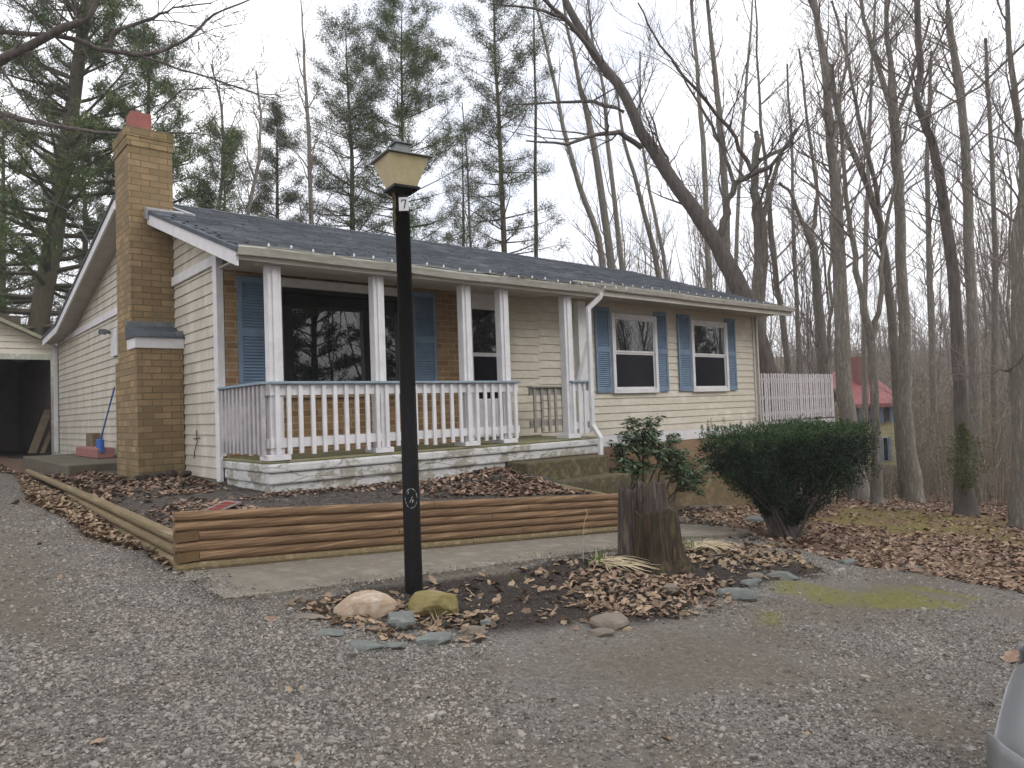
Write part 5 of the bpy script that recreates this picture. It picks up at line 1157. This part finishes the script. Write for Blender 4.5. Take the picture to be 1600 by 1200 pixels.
# ------------------------------------------------------------------ leaf scatter helpers
def leaves(name, label, pos, size, seed, mat, curl=.35, flat=.35, kind='stuff', star=False):
    n = len(pos); rg = np.random.default_rng(seed)
    yaw = rg.uniform(0, 6.283, n); tilt = rg.normal(0, flat, (n, 2)); s = size*rg.uniform(.4, 1.45, n)
    tpl = np.array([(-.5, 0, 0), (-.22, .30, .0), (.0, .20, .05), (.22, .34, .02), (.5, 0, 0), (.2, -.32, .02), (.0, -.2, .05), (-.25, -.28, 0), (0, 0, -.06)]) if star else np.array([(-.5, 0, 0), (-.1, .26, .06), (.3, .2, .04), (.5, 0, 0), (.25, -.22, .05), (-.15, -.24, .04), (0, 0, -.05)])
    K = len(tpl); T = np.repeat(tpl[None], n, 0).copy(); T[:, :, 2] += (T[:, :, 0]**2)*rg.uniform(-curl, curl*2, (n, 1))+(T[:, :, 1]**2)*rg.uniform(0, curl*2.5, (n, 1))
    T[:, :, 1] *= rg.uniform(.6, 1.3, (n, 1)); T *= s[:, None, None]
    T[:, :, 2] += T[:, :, 0]*tilt[:, :1]+T[:, :, 1]*tilt[:, 1:]
    c0, s0 = np.cos(yaw)[:, None], np.sin(yaw)[:, None]; X = T[:, :, 0]*c0-T[:, :, 1]*s0; Y = T[:, :, 0]*s0+T[:, :, 1]*c0
    V = np.stack([X, Y, T[:, :, 2]], 2)+pos[:, None, :]
    tri = np.array([(i, (i+1) % (K-1), K-1) for i in range(K-1)]); F = (tri[None]+(np.arange(n)*K)[:, None, None]).reshape(-1, 3)
    o = npmesh(name, V.reshape(-1, 3), F, mat); tag(o, label, kind=kind, cat='ground cover' if kind else None); return o
def sample(poly, n, seed, hfun, dens=None, lift=.012):
    P_ = np.array(poly); lo, hi = P_.min(0), P_.max(0); rg = np.random.default_rng(seed); out_ = []
    tot = 0
    while tot < n:
        X = rg.uniform(lo[0], hi[0], n*2); Y = rg.uniform(lo[1], hi[1], n*2); m = inpoly(X, Y, poly)
        if dens is not None: m &= rg.random(len(X)) < dens(X, Y)
        X, Y = X[m], Y[m]; out_.append(np.stack([X, Y, hfun(X, Y)+rg.uniform(0, lift*2, len(X))], 1)); tot += len(X)
    return np.concatenate(out_)[:n]
gh = lambda X, Y: terr(X, Y)+micro(X, Y)*np.exp(-((X-5)**2+(Y-4)**2)/400)
mossband = lambda X, Y: polymask(X, Y, P_moss2, .6, 13)
PR = g2([(1245, 858), (1330, 884), (1450, 900), (1600, 928), (1720, 948)])+[(19, 0), (26, 4), (26, 16), (15.6, 14), (15.3, 9.2), (11, 7.8)]
leaves('leaf_litter', 'carpet of dry brown leaves across the yard on the right', sample(PR, 27000, 1, gh, lambda X, Y: (1-.85*mossband(X, Y))*np.where(fbm(X, Y, 1.3, 55) > -.1, 1, .3)*np.clip(1.6-np.hypot(X-8, Y-3)/16, .25, 1)), .085, 1, leaf_brown)
PF = [(14, -8), (40, -12), (60, 20), (50, 60), (20, 40), (16, 15), (18, 5)]
leaves('tan_leaf_litter', 'paler tan leaves mixed into the carpet on the right', sample(PR, 8000, 31, gh, lambda X, Y: (1-.7*mossband(X, Y))*np.clip(.4+fbm(X, Y, .9, 57), .1, 1), .02), .08, 31, leaf_tan)
leaves('far_leaf_litter', 'dry brown leaves under the trees farther off', sample(PF, 14000, 2, gh), .2, 2, leaf_brown)
PLl = g2([(-20, 716), (28, 748), (45, 785), (92, 806), (140, 842), (192, 856), (262, 866), (276, 872)])+[(1.58, 5.9), (1.60, 14.5), (1.2, 17), (.6, 17), (1.1, 14)]
leaves('leaf_drift', 'drift of tan leaves against the left side of the timber wall', sample(PLl, 7500, 3, gh, lambda X, Y: np.clip(.4+1.2*fbm(X, Y, 2.5, 71)+ss(.9, 1.5, X), .05, 1), .03), .068, 3, leaf_tan)
leaves('bed_leaves', 'brown leaves lying in the raised bed', np.concatenate([sample([(3.6, 6.4), (6.3, 6.0), (6.1, 7.45), (3.6, 7.45)], 2300, 4, bedz, lambda X, Y: ss(3.6, 5.8, X)*np.clip(.5+fbm(X, Y, 3, 77), .1, 1), .015), sample([(1.75, 6.1), (2.4, 6.0), (2.2, 7.5), (1.75, 7.5)], 380, 5, bedz), sample([(2.4, 7.0), (3.0, 7.0), (6.2, 7.2), (6.2, 7.48), (3, 7.48)], 500, 6, bedz)]), .062, 4, leaf_brown)
leaves('side_bed_leaves', 'brown leaves in the strip beside the chimney', sample([(1.72, 7.6), (2.9, 8.0), (2.9, 10.2), (2.3, 10.3), (2.3, 12.4), (1.9, 13.5), (1.72, 13.5)], 1900, 7, lambda X, Y: bedz(X, np.full_like(X, 7.5))+.01*(Y-7.55), lambda X, Y: np.clip(.15+ss(8.3, 10, Y)+(fbm(X, Y, 3, 91) > .2), 0, 1)), .07, 5, leaf_brown)
PS = g2([(880, 905), (940, 880), (1010, 900), (1110, 905), (1170, 940), (1060, 968), (960, 965), (890, 950)])
leaves('mulch_leaves', 'crumpled brown leaves piled before the stump', sample(PS, 800, 8, gh, lambda X, Y: np.clip(.45+1.3*fbm(X, Y, 2.6, 5), .05, 1), .014), .05, 6, leaf_brown, star=True)
leaves('mulch_leaves', 'pale tan leaves mixed over the pile before the stump', sample(PS, 380, 18, gh, lambda X, Y: np.clip(.5+1.2*fbm(X, Y, 2.6, 5), .05, 1), .02), .055, 16, leaf_tan, star=True)
leaves('scattered_leaves', 'scattered dry leaves around the lamp post bed', np.concatenate([sample(P_mulch, 520, 9, gh), sample(P_soil, 900, 10, gh, None, .02), sample(g2([(1060, 850), (1240, 850), (1260, 885), (1080, 890)]), 500, 11, gh)]), .07, 7, leaf_tan, star=True)
leaves('stone_leaves', 'tan leaf scraps between the edging stones', sample(g2([(440, 945), (560, 925), (700, 960), (780, 960), (760, 1005), (620, 1000), (500, 975)]), 420, 12, gh), .06, 8, leaf_tan, star=True)
# countable single leaves on the gravel
SL = [(155, 1163, 22), (452, 1082, 14), (470, 1078, 9), (425, 972, 18), (730, 1012, 16), (745, 1025, 14), (864, 1097, 13), (1040, 1158, 16), (1112, 1078, 9), (1580, 1032, 22), (1258, 1152, 22), (1545, 1100, 12), (95, 905, 8), (24, 788, 9), (60, 832, 9), (62, 852, 6), (135, 876, 8), (465, 1192, 10), (900, 985, 9), (1185, 1005, 9)]
for i, (px_, py_, s) in enumerate(SL):
    g_ = G(px_, py_); k = float(np.dot(g_-CAM, _f))/FOC
    o = leaves('fallen_leaf', None, np.array([[0, 0, 0.0]]), s*k*1.6, 90+i, leaf_tan if i % 3 else leaf_brown, star=True, kind=None)
    o.location = (g_[0], g_[1], g_[2]+.012); tag(o, 'single dry leaf lying alone on the gravel drive', 'leaf', 'single leaves on the gravel')

# gravel stones
def gravel(name, label, pos, size, seed, mat):
    n = len(pos); rg = np.random.default_rng(seed)
    tpl = np.array([(1, 0, 0), (0, 1, 0), (-1, 0, 0), (0, -1, 0), (0, 0, 1), (.7, .7, .35), (-.7, .6, .4)])*1.0
    tpl = np.array([(1, .2, -.3), (.2, 1, -.3), (-1, .1, -.3), (-.1, -1, -.3), (.5, .4, .6), (-.45, .35, .7), (-.2, -.55, .55)])
    Fq = np.array([(0, 1, 4), (1, 5, 4), (1, 2, 5), (2, 6, 5), (2, 3, 6), (3, 0, 6), (0, 4, 6), (4, 5, 6)])
    T = tpl[None]+rg.normal(0, .22, (n, 7, 3)); s = size*rg.lognormal(0, .38, n); T *= (s[:, None]*np.stack([rg.uniform(.8, 1.3, n), rg.uniform(.6, 1, n), rg.uniform(.4, .75, n)], 1))[:, None, :]
    a = rg.uniform(0, 6.283, n); c0, s0 = np.cos(a)[:, None], np.sin(a)[:, None]; X = T[:, :, 0]*c0-T[:, :, 1]*s0; Y = T[:, :, 0]*s0+T[:, :, 1]*c0
    V = np.stack([X, Y, T[:, :, 2]], 2)+pos[:, None, :]; F = (Fq[None]+(np.arange(n)*7)[:, None, None]).reshape(-1, 3)
    tag(npmesh(name, V.reshape(-1, 3), F, mat), label, kind='stuff', cat='gravel')
def fdens(X, Y):
    d = X*_f[0]+Y*_f[1]; side = abs(X*_r0[0]+Y*_r0[1])
    ok = (d > 1.9) & (side < d*.78+.3) & ~((X > 1.55) & (Y > 5.65)) & ~inpoly(X, Y, P_mulch) & ~inpoly(X, Y, P_leafR) & ~inpoly(X, Y, farE+nearE[::-1])
    clump = np.clip(.5+1.3*fbm(X, Y, 1.1, 61)+.3*fbm(X, Y, 5, 62), .06, 1)
    ok = ok*(1-.9*polymask(X, Y, P_moss1, .12, 11))
    ok = ok*(1-.85*ruts(X, Y))
    return ok*np.clip((3.4/np.maximum(d, .1))**1.2, .12, 1)*clump
gravel('gravel', 'loose grey crushed stone covering the drive', sample([(-3.5, .2), (8, -1.5), (12, 3), (2, 14), (-3.5, 14)], 105000, 13, gh, fdens, .002), .0074, 14, pebble_m)
ed = []
_rg = np.random.default_rng(44)
for (ax_, ay_), (bx2, by2), cnt_, wd_ in [(nearE[i], nearE[i+1], 260, .07) for i in range(5)]+[(farE[0], nearE[0], 900, .12)]:
    tt_ = _rg.random(cnt_); ed.append(np.stack([ax_+(bx2-ax_)*tt_+_rg.normal(0, wd_, cnt_), ay_+(by2-ay_)*tt_+_rg.normal(0, wd_, cnt_)], 1))
ed = np.concatenate(ed); gravel('bed_chips', 'bark bits and grit on the soil of the raised bed', sample([(1.75, 5.9), (6.3, 5.9), (6.1, 7.45), (1.75, 7.45)], 5000, 47, bedz, None, .003), .008, 48, M('bed_chip', (.13, .105, .09), (.055, .045, .04), 5, .95, island=.7, c3=(.20, .18, .16)))
gravel('edge_grit', 'grit strewn over the edges of the concrete walk', np.stack([ed[:, 0], ed[:, 1], terr(ed[:, 0], ed[:, 1])+.03], 1), .007, 45, pebble_m)
gravel('fine_chips', 'small chips of bark and grit in the planting bed', sample(P_mulch, 5000, 15, gh, None, .003), .007, 16, M('bark_chips', (.10, .08, .065), (.05, .04, .035), 5, .95, island=.7, c3=(.16, .14, .12)))

# ------------------------------------------------------------------ clipped yew
yb = G(1232, 842); ky = float(np.dot(yb-CAM, _f))/FOC; dY = float(np.dot(yb-CAM, _f))
yew = thing('clipped_shrub', yb, 'broad flat topped dark green clipped shrub in front of the right wing', 'shrub')
m = MB(); rr = random.Random(12); fdir = np.array([_f[0], _f[1], 0]); fdir /= np.linalg.norm(fdir)
for i in range(30):
    tx = rr.uniform(-105, 110)*ky; ty = rr.uniform(-75, 75)*ky; hh = rr.uniform(95, 165)*ky
    p0 = Vector(yb)+Vector(_r0*rr.uniform(-16, 16)*ky+fdir*rr.uniform(-10, 10)*ky); p1 = Vector(yb+_r0*tx+fdir*ty)+Vector((0, 0, hh))
    mid = p0.lerp(p1, .42)-Vector(_r0)*tx*.12; m.tube([p0-Vector((0, 0, .1)), mid, p1], [.035*rr.uniform(.6, 1.3), .022, .008], 6, cap=False)
m.tube([tuple(yb-np.array([0, 0, .1])), tuple(yb+_r0*.02+np.array([0, 0, .25])), tuple(yb+_r0*.05+np.array([0, 0, .5]))], [.10, .085, .05], 10)
m.build('stems', bark_dark, yew, smooth=True)
rg = np.random.default_rng(5); n = 150000
u = rg.uniform(-1, 1, n); w = rg.uniform(-1, 1, n); h = rg.uniform(0, 1, n)**.8
topz = 171+7*np.sin(u*3+.5)+4*np.sin(u*11+w*3)+4*np.sin(w*9)+3*np.sin(u*23+w*13); cx = 4+14*h**2*0
L0 = -np.interp(h, [0, .12, .3, .5, .7, 1], [10, 40, 70, 100, 125, 128]); R0 = np.interp(h, [0, .12, .3, .5, .7, 1], [20, 46, 84, 112, 132, 136])
wob = 1+.09*np.sin(h*9+w*5)+.08*np.sin(h*21+w*11+u*3)+.05*np.sin(h*37+w*19)
Xr = np.where(u < 0, -u*L0, u*R0)*.93*wob; Dr = w*np.interp(h, [0, .3, 1], [15, 60, 88])
rel = np.sqrt(np.clip(u*u+w*w, 0, 2)); keep = (rel < 1.08+.1*np.sin(u*7+w*9)) & ((rg.random(n) < .25+.75*(np.maximum(rel, h*1.0)**3)))
clump = np.sin(Xr*.11+2*np.sin(Dr*.06))*np.sin(h*13+Dr*.1)+np.sin(Xr*.05+Dr*.07+h*6); keep &= (clump > -.62+.25*np.sin(Xr*.31+h*29)*np.sin(Dr*.27+h*17)) & ~((h < .40) & (rg.random(n) < .78-.9*h)) & ~((h < .55) & (Xr < -40) & (rg.random(n) < .45))
Xr, Dr, h, clumpk = Xr[keep], Dr[keep], h[keep], clump[keep]; tz = topz[keep]; n = len(Xr)
hz = (24+h*(tz-24))*ky+rg.normal(0, .012, n); base = yb[None]+_r0[None]*(Xr*ky)[:, None]+fdir[None]*(Dr*ky)[:, None]; base[:, 2] = yb[2]+hz; base += rg.normal(0, .02, (n, 3))
def needles(base, dv, ln, w_, name, mat, parent):
    n = len(base); sd = np.cross(dv, rg.normal(0, 1, (n, 3))); sd /= np.linalg.norm(sd, axis=1, keepdims=True)+1e-9
    V = np.stack([base-sd*w_, base+sd*w_, base+dv*ln+sd*w_*.4, base+dv*ln-sd*w_*.4], 1).reshape(-1, 3); return npmesh(name, V, np.arange(4*n).reshape(-1, 4), mat, parent)
dv = rg.normal(0, .6, (n, 3)); dv[:, 2] += .6; dv += _r0[None]*(Xr/130)[:, None]*.5; dv /= np.linalg.norm(dv, axis=1, keepdims=True)
tipm = ((h > .88) & (rg.random(n) < .75)) | ((clumpk > .55) & (rg.random(n) < .22))
needles(base[~tipm], dv[~tipm], rg.uniform(.02, .05, (n, 1))[~tipm], rg.uniform(.005, .010, (n, 1))[~tipm], 'foliage', yew_m, yew)
needles(base[tipm], dv[tipm], rg.uniform(.025, .06, (n, 1))[tipm], rg.uniform(.003, .006, (n, 1))[tipm], 'new_growth', yew_tip, yew)
# sprigs poking out of the top
ns = 260; bx_ = yb[None]+_r0[None]*(rg.uniform(-124, 130, ns)*ky)[:, None]+fdir[None]*(rg.uniform(-70, 80, ns)*ky)[:, None]; hs = rg.uniform(.03, .10, ns)*(1+1.2*(rg.random(ns) < .12)); SB = []; SD = []
for i in range(ns):
    for k in range(14):
        SB.append([bx_[i][0], bx_[i][1], yb[2]+172*ky+hs[i]*k/14]); a = rg.uniform(0, 6.28); SD.append([math.cos(a)*.7, math.sin(a)*.7, .6])
needles(np.array(SB), np.array(SD), .028, .004, 'sprigs', yew_tip, yew)

# ------------------------------------------------------------------ rhododendron
rb = np.array([*yp(1010, 775, 8.1)]); rb[2] = float(terr(rb[0], 8.1))
rh = thing('broadleaf_shrub', rb, 'open straggly broadleaf evergreen shrub between the downspout and the clipped shrub', 'shrub')
m = MB(); rr = random.Random(31); CL = [(1005, 668, 26, 18), (994, 690, 26, 18), (1030, 695, 30, 18), (1045, 715, 32, 18), (968, 705, 10, 16), (1085, 735, 26, 20), (1060, 735, 22, 16), (990, 725, 20, 12), (1078, 755, 18, 14), (975, 745, 16, 12)]
TP = []; base_ = Vector((rb[0]-.1, 8.1, rb[2]))
for (x, y, sx, sy) in CL:
    c0 = Vector(yp(x, y, 8.0+rr.uniform(-.3, .3))); q = [base_-Vector((0, 0, .05)), base_.lerp(c0, .35)+Vector((rr.gauss(0, .1), rr.gauss(0, .1), -.08)), base_.lerp(c0, .7)+Vector((rr.gauss(0, .08), 0, 0)), c0]
    m.tube(q, [.024, .018, .013, .007], 6)
    for k in range(int(sx*1.25)):
        e = Vector(yp(x+rr.uniform(-1, 1)*sx, y+rr.uniform(-1, 1)*sy, 8.0+rr.uniform(-.45, .4))); b_ = q[2].lerp(q[3], rr.random()); m.tube([b_, b_.lerp(e, .6)+Vector((0, 0, -.03)), e], [.007, .006, .004], 4); TP.append(e)
m.build('stems', bark_pine, rh, smooth=True)
B = []; DV = []
for e in TP:
    for k in range(12):
        a = rr.uniform(0, 6.28); B.append(list(e+Vector((rr.gauss(0, .015), rr.gauss(0, .015), rr.gauss(0, .02))))); DV.append([math.cos(a), math.sin(a), rr.uniform(-.6, .35)])
B = np.array(B); DV = np.array(DV); DV /= np.linalg.norm(DV, axis=1, keepdims=True); n = len(B)
ln = rg.uniform(.08, .14, (n, 1)); upv = np.tile([0, 0, 1.0], (n, 1)); sd = np.cross(DV, upv+rg.normal(0, .3, (n, 3))); sd /= np.linalg.norm(sd, axis=1, keepdims=True); nn = np.cross(sd, DV)
w = ln*.17
V = np.stack([B, B+DV*ln*.35+sd*w-nn*.004, B+DV*ln*.75+sd*w*.8-nn*.01, B+DV*ln-nn*.022, B+DV*ln*.75-sd*w*.8-nn*.01, B+DV*ln*.35-sd*w-nn*.004], 1).reshape(-1, 3)
npmesh('foliage', V, np.arange(6*n).reshape(-1, 6), rhodo, rh)

hb = G(1512, 775); hd = 16.6; hk = hd/FOC; hol = thing('young_evergreen', hb, 'small yellow green evergreen growing against the foot of the dark crooked trunk', 'shrub')
m = MB(); hc = dp(1510, 775, hd); m.tube([tuple(hc), tuple(dp(1508, 730, hd)), tuple(dp(1507, 665, hd))], [.02, .014, .004], 5); m.build('stem', bark_pine, hol)
n = 3000; hh_ = rg.uniform(0, 1, n); aa = rg.uniform(0, 6.283, n); rr_ = np.sqrt(rg.uniform(0, 1, n))*(27*hk)*np.clip(np.sin(np.pi*np.clip(hh_*.95+.08, 0, 1)), .1, 1)*(1+.45*np.sin(aa*3+hh_*17)+.3*np.sin(hh_*31+aa))
bb = np.stack([hc[0]+rr_*np.cos(aa), hc[1]+rr_*np.sin(aa), hc[2]+.15+hh_*105*hk], 1); dv = rg.normal(0, .6, (n, 3)); dv /= np.linalg.norm(dv, axis=1, keepdims=True)
needles(bb, dv, rg.uniform(.04, .09, (n, 1)), .008, 'foliage', M('olive_needles', (.12, .13, .045), (.08, .09, .03), 3, .8, island=.4), hol)

# ------------------------------------------------------------------ daylily clumps
def clump_(label, px_, py_, sc, seed, green, dead, dirx):
    g_ = G(px_, py_); k = float(np.dot(g_-CAM, _f))/FOC; root = thing('daylily_clump', g_, label, 'plant', 'dead daylily clumps'); rr = random.Random(seed)
    def blade(m, p, a, h, reach, w, droop):
        pts = []; s = Vector((math.cos(a+1.57), math.sin(a+1.57), 0))*w
        for i in range(7):
            t_ = i/6; z = h*math.sin(min(1, t_*1.0)*1.57*droop) if droop > 1 else h*t_; q = p+Vector((math.cos(a), math.sin(a), 0))*reach*t_+Vector((0, 0, max(.012, z))); ww = s*(1-t_)**.6; pts += [q-ww, q+ww+Vector((0, 0, .003))]
        m.add(pts, [(2*i, 2*i+1, 2*i+3, 2*i+2) for i in range(6)])
    m = MB()
    for i in range(green):
        blade(m, Vector(g_)+Vector((rr.gauss(0, .05), rr.gauss(0, .05), 0)), rr.uniform(0, 6.28), rr.uniform(.08, .19)*sc, rr.uniform(.01, .05), .005, 1)
    m.build('green_shoots', grassg, root)
    m = MB(); ad_ = math.atan2(_r0[1], _r0[0])
    for i in range(dead):
        a = ad_+rr.gauss(0, .45)+dirx if rr.random() < .8 else rr.uniform(0, 6.28)
        blade(m, Vector(g_)+Vector((rr.gauss(0, .05), rr.gauss(0, .05), .01)), a, rr.uniform(.02, .07), rr.uniform(.2, .55)*sc, rr.uniform(.006, .012), 2)
    m.build('dead_blades', straw, root)
clump_('dead daylily clump with green shoots left of the stump', 936, 885, 1.0, 3, 34, 60, -.35)
clump_('dead daylily clump with one green tuft right of the stump', 1085, 858, .9, 4, 16, 34, -.2)
g_ = G(912, 878); m = MB(); m.tube([tuple(g_), tuple(dp(911, 840, float(np.dot(g_-CAM, _f)))), tuple(dp(913, 815, float(np.dot(g_-CAM, _f)))), tuple(dp(918, 803, float(np.dot(g_-CAM, _f)))), tuple(dp(915, 795, float(np.dot(g_-CAM, _f))))], [.0035]*5, 4)
tag(m.build('dry_stalk', straw), 'single upright dry stalk in front of the timber wall', 'stalk')
g_ = G(612, 962)
for i, (px_, py_, lb_) in enumerate(((682, 975, 'small tuft of dry grass below the ochre block stone'), (842, 790+85, 'small weed tuft at the edge of the walkway'), (1205, 855, 'straw tuft at the foot of the clipped shrub'))):
    g_ = G(px_, py_); m = MB(); rr = random.Random(i)
    for k in range(22): 
        a = rr.uniform(0, 6.28); L_ = rr.uniform(.04, .10); p = Vector(g_)+Vector((rr.gauss(0, .02), rr.gauss(0, .02), 0)); e = p+Vector((math.cos(a)*L_*.6, math.sin(a)*L_*.6, L_)); s = Vector((math.cos(a+1.57), math.sin(a+1.57), 0))*.003
        m.add([p-s, p+s, e], [(0, 1, 2)])
    tag(m.build('grass_tuft', straw), lb_, 'grass tuft', 'grass tufts')
# green clump under the shrub
g_ = G(975, 770); m = MB(); rr = random.Random(6); 
for k in range(260):
    a = rr.uniform(0, 6.28); L_ = rr.uniform(.05, .16); p = Vector(yp(rr.gauss(975, 13), rr.uniform(752, 768), 7.6)); e = p+Vector((math.cos(a)*L_*.6, math.sin(a)*L_*.6, L_*.6)); s = Vector((math.cos(a+1.57), math.sin(a+1.57), 0))*.007
    m.add([p-s, p+s, e], [(0, 1, 2)])
tag(m.build('green_weed', grassg), 'low bright green weed growing beside the mossy steps', 'weed')
# white scrap in the far leaves
sc0 = G(1478, 768); m = MB(); m.tube([tuple(sc0+np.array([-.12, 0, .05])), tuple(sc0+np.array([.05, .05, .14])), tuple(sc0+np.array([.2, .05, .04]))], [.05, .09, .04], 7); tag(m.build('white_scrap', M('scrap_white', (.7, .7, .72))), 'crumpled white scrap on the leaves under the far trees', 'litter')

# ------------------------------------------------------------------ parked car (only its near corner is in view)
car = None
silver = M('silver_paint', (.22, .225, .23), (.20, .205, .21), 2, .38, spec=.5, metal=.2); silver_node = silver
cp = G(1660, 1190)
cz = float(terr(3.2, .2))
# car frame: forward axis points away to the left (towards the house), the near front corner reaches into the view
CO = np.array([3.02, .72]); cf = np.array([-.18, .98]); cf /= np.linalg.norm(cf); cs = np.array([cf[1], -cf[0]])   # cs: to the car's right
CO = np.array([2.24, .745])
car = thing('parked_car', (CO[0]+cs[0]*.9-cf[0]*2, CO[1]+cs[1]*.9-cf[1]*2, cz), 'silver car whose front corner shows at the lower right', 'car')
def cw(l, s, z): return (CO[0]+cf[0]*l+cs[0]*s, CO[1]+cf[1]*l+cs[1]*s, cz+z*.88)
# sections along the length; l<=0 behind the nose
def section(l):
    t_ = -l
    def I(xs, ys): return float(np.interp(t_, xs, ys))
    inset = I([0, .05, .15, .3, .5], [.42, .30, .16, .06, .0]); top = I([0, .08, .3, .8, 1.5, 2.2, 3.4, 4.0, 4.4], [.62, .70, .78, .90, 1.0, 1.42, 1.42, 1.05, .85])
    belt = min(top-.06, I([0, .3, 4.4], [.56, .70, .90])); topin = I([0, .5, 1.4, 2.2, 3.4, 4.4], [.10, .12, .15, .34, .34, .2])
    w = .90
    pr = [(inset+.04, .18), (inset, .30), (inset-.0, .50), (inset+.015, belt), (inset+topin, top), (w, top+.03)]
    return pr
Ls = [0, -.03, -.08, -.15, -.25, -.4, -.6, -.9, -1.3, -1.8, -2.2, -2.8, -3.4, -3.9, -4.3, -4.42]
m = MB(); vs = []; n_ = 11
for l in Ls:
    pr = section(l); full = pr+[(1.8-s, z) for s, z in pr[:-1][::-1]]; vs += [cw(l, s, z) for s, z in full]
nn_ = 11; fs = [(i*nn_+k, i*nn_+k+1, (i+1)*nn_+k+1, (i+1)*nn_+k) for i in range(len(Ls)-1) for k in range(nn_-1)]
fs += [tuple(range(nn_)), tuple((len(Ls)-1)*nn_+nn_-1-k for k in range(nn_))]+[((i+1)*nn_, (i+1)*nn_+nn_-1, i*nn_+nn_-1, i*nn_) for i in range(len(Ls)-1)]
m.add(vs, fs); body = m.build('body', silver, car, smooth=True); sm = body.modifiers.new('s', 'SUBSURF'); sm.levels = 2; sm.render_levels = 2
lens = M('headlight_lens', (.75, .77, .78), (.68, .70, .72), 6, .15, spec=.8)
for side in (0, 1):
    m = MB(); vs = []
    for l in (-.02, -.07, -.15, -.28, -.42):
        pr = section(l); i0 = pr[0][0]
        for z in (.56, .60, .645, .68):
            s = pr[2][0]+.012 - .03+(z-.56)*.35; s = s if side == 0 else 1.8-s; vs.append(cw(l+.015, s, z+(-l)*.14))
    m.add(vs, [(i*4+k, i*4+k+1, (i+1)*4+k+1, (i+1)*4+k) for i in range(4) for k in range(3)]); o = m.build('bumper_panel', silver, car, smooth=True)
    so_ = o.modifiers.new('t', 'SOLIDIFY'); so_.thickness = .012
    m = MB(); vs = []
    for l in (-.22, -.30, -.38, -.48, -.58):
        pr = section(l)
        for z, q_ in ((.715, .05), (.735, .065), (.755, .085), (.775, .12)):
            s = pr[2][0]+q_; s = s if side == 0 else 1.8-s; vs.append(cw(l+.02-q_*.3, s, z+(-l)*.10))
    m.add(vs, [(i*4+k, i*4+k+1, (i+1)*4+k+1, (i+1)*4+k) for i in range(4) for k in range(3)]); o = m.build('headlight', lens, car, smooth=True)
    so_ = o.modifiers.new('t', 'SOLIDIFY'); so_.thickness = .012
m = MB(); pts = []
for l in Ls[:7]: pr = section(l); pts.append(cw(l+.006, pr[1][0]-.012, .40))
m.tube(pts, [.006]*len(pts), 6); m.build('bumper_seam', lens, car, smooth=True)
tyre = M('tyre_rubber', (.02, .02, .02), (.03, .03, .03), 20, .8); rimm = M('wheel_rim', (.45, .45, .46), (.38, .38, .39), 5, .35, metal=.7)
for l, s in ((-.85, .04), (-.85, 1.76), (-3.5, .04), (-3.5, 1.76)):
    m = MB(); m.tube([cw(l, s-.1, .31), cw(l, s-.09, .31), cw(l, s+.09, .31), cw(l, s+.1, .31)], [.27, .31, .31, .27], 24); wh = m.build('wheel', tyre, car)
    m = MB(); m.tube([cw(l, s-.112, .31), cw(l, s+.112, .31)], [.19, .19], 20); o = m.build('rim', rimm); o.parent = wh
for nm, l0, l1, z0, z1, s0 in (('windscreen', -1.52, -2.16, 1.03, 1.39, .32),):
    m = MB(); m.add([cw(l0+.04, .18, z0+.02), cw(l0+.04, 1.62, z0+.02), cw(l1+.04, 1.42, z1+.03), cw(l1+.04, .38, z1+.03)], [(0, 1, 2, 3)]); m.build(nm, glass_low, car)
# parented sub-parts keep their place: compensate the root offset once, for every child chain
for o in list(bpy.data.objects):
    if o.parent and o.parent.parent is not None and o.parent.type == 'MESH':
        o.matrix_parent_inverse = Matrix.Identity(4)
hz_ = MB(); hz_.box((-165, -165, -12), (325, 325, 32)); hm = bpy.data.materials.new('haze'); hm.use_nodes = True; ht = hm.node_tree; ht.nodes.clear()
ho = ht.nodes.new('ShaderNodeOutputMaterial'); pv = ht.nodes.new('ShaderNodeVolumePrincipled'); pv.inputs['Density'].default_value = HAZE; pv.inputs['Color'].default_value = (.93, .93, .97, 1)
ht.links.new(pv.outputs['Volume'], ho.inputs['Volume']); tag(hz_.build('haze', hm), 'thin pale winter haze filling the air between the trees', kind='stuff')
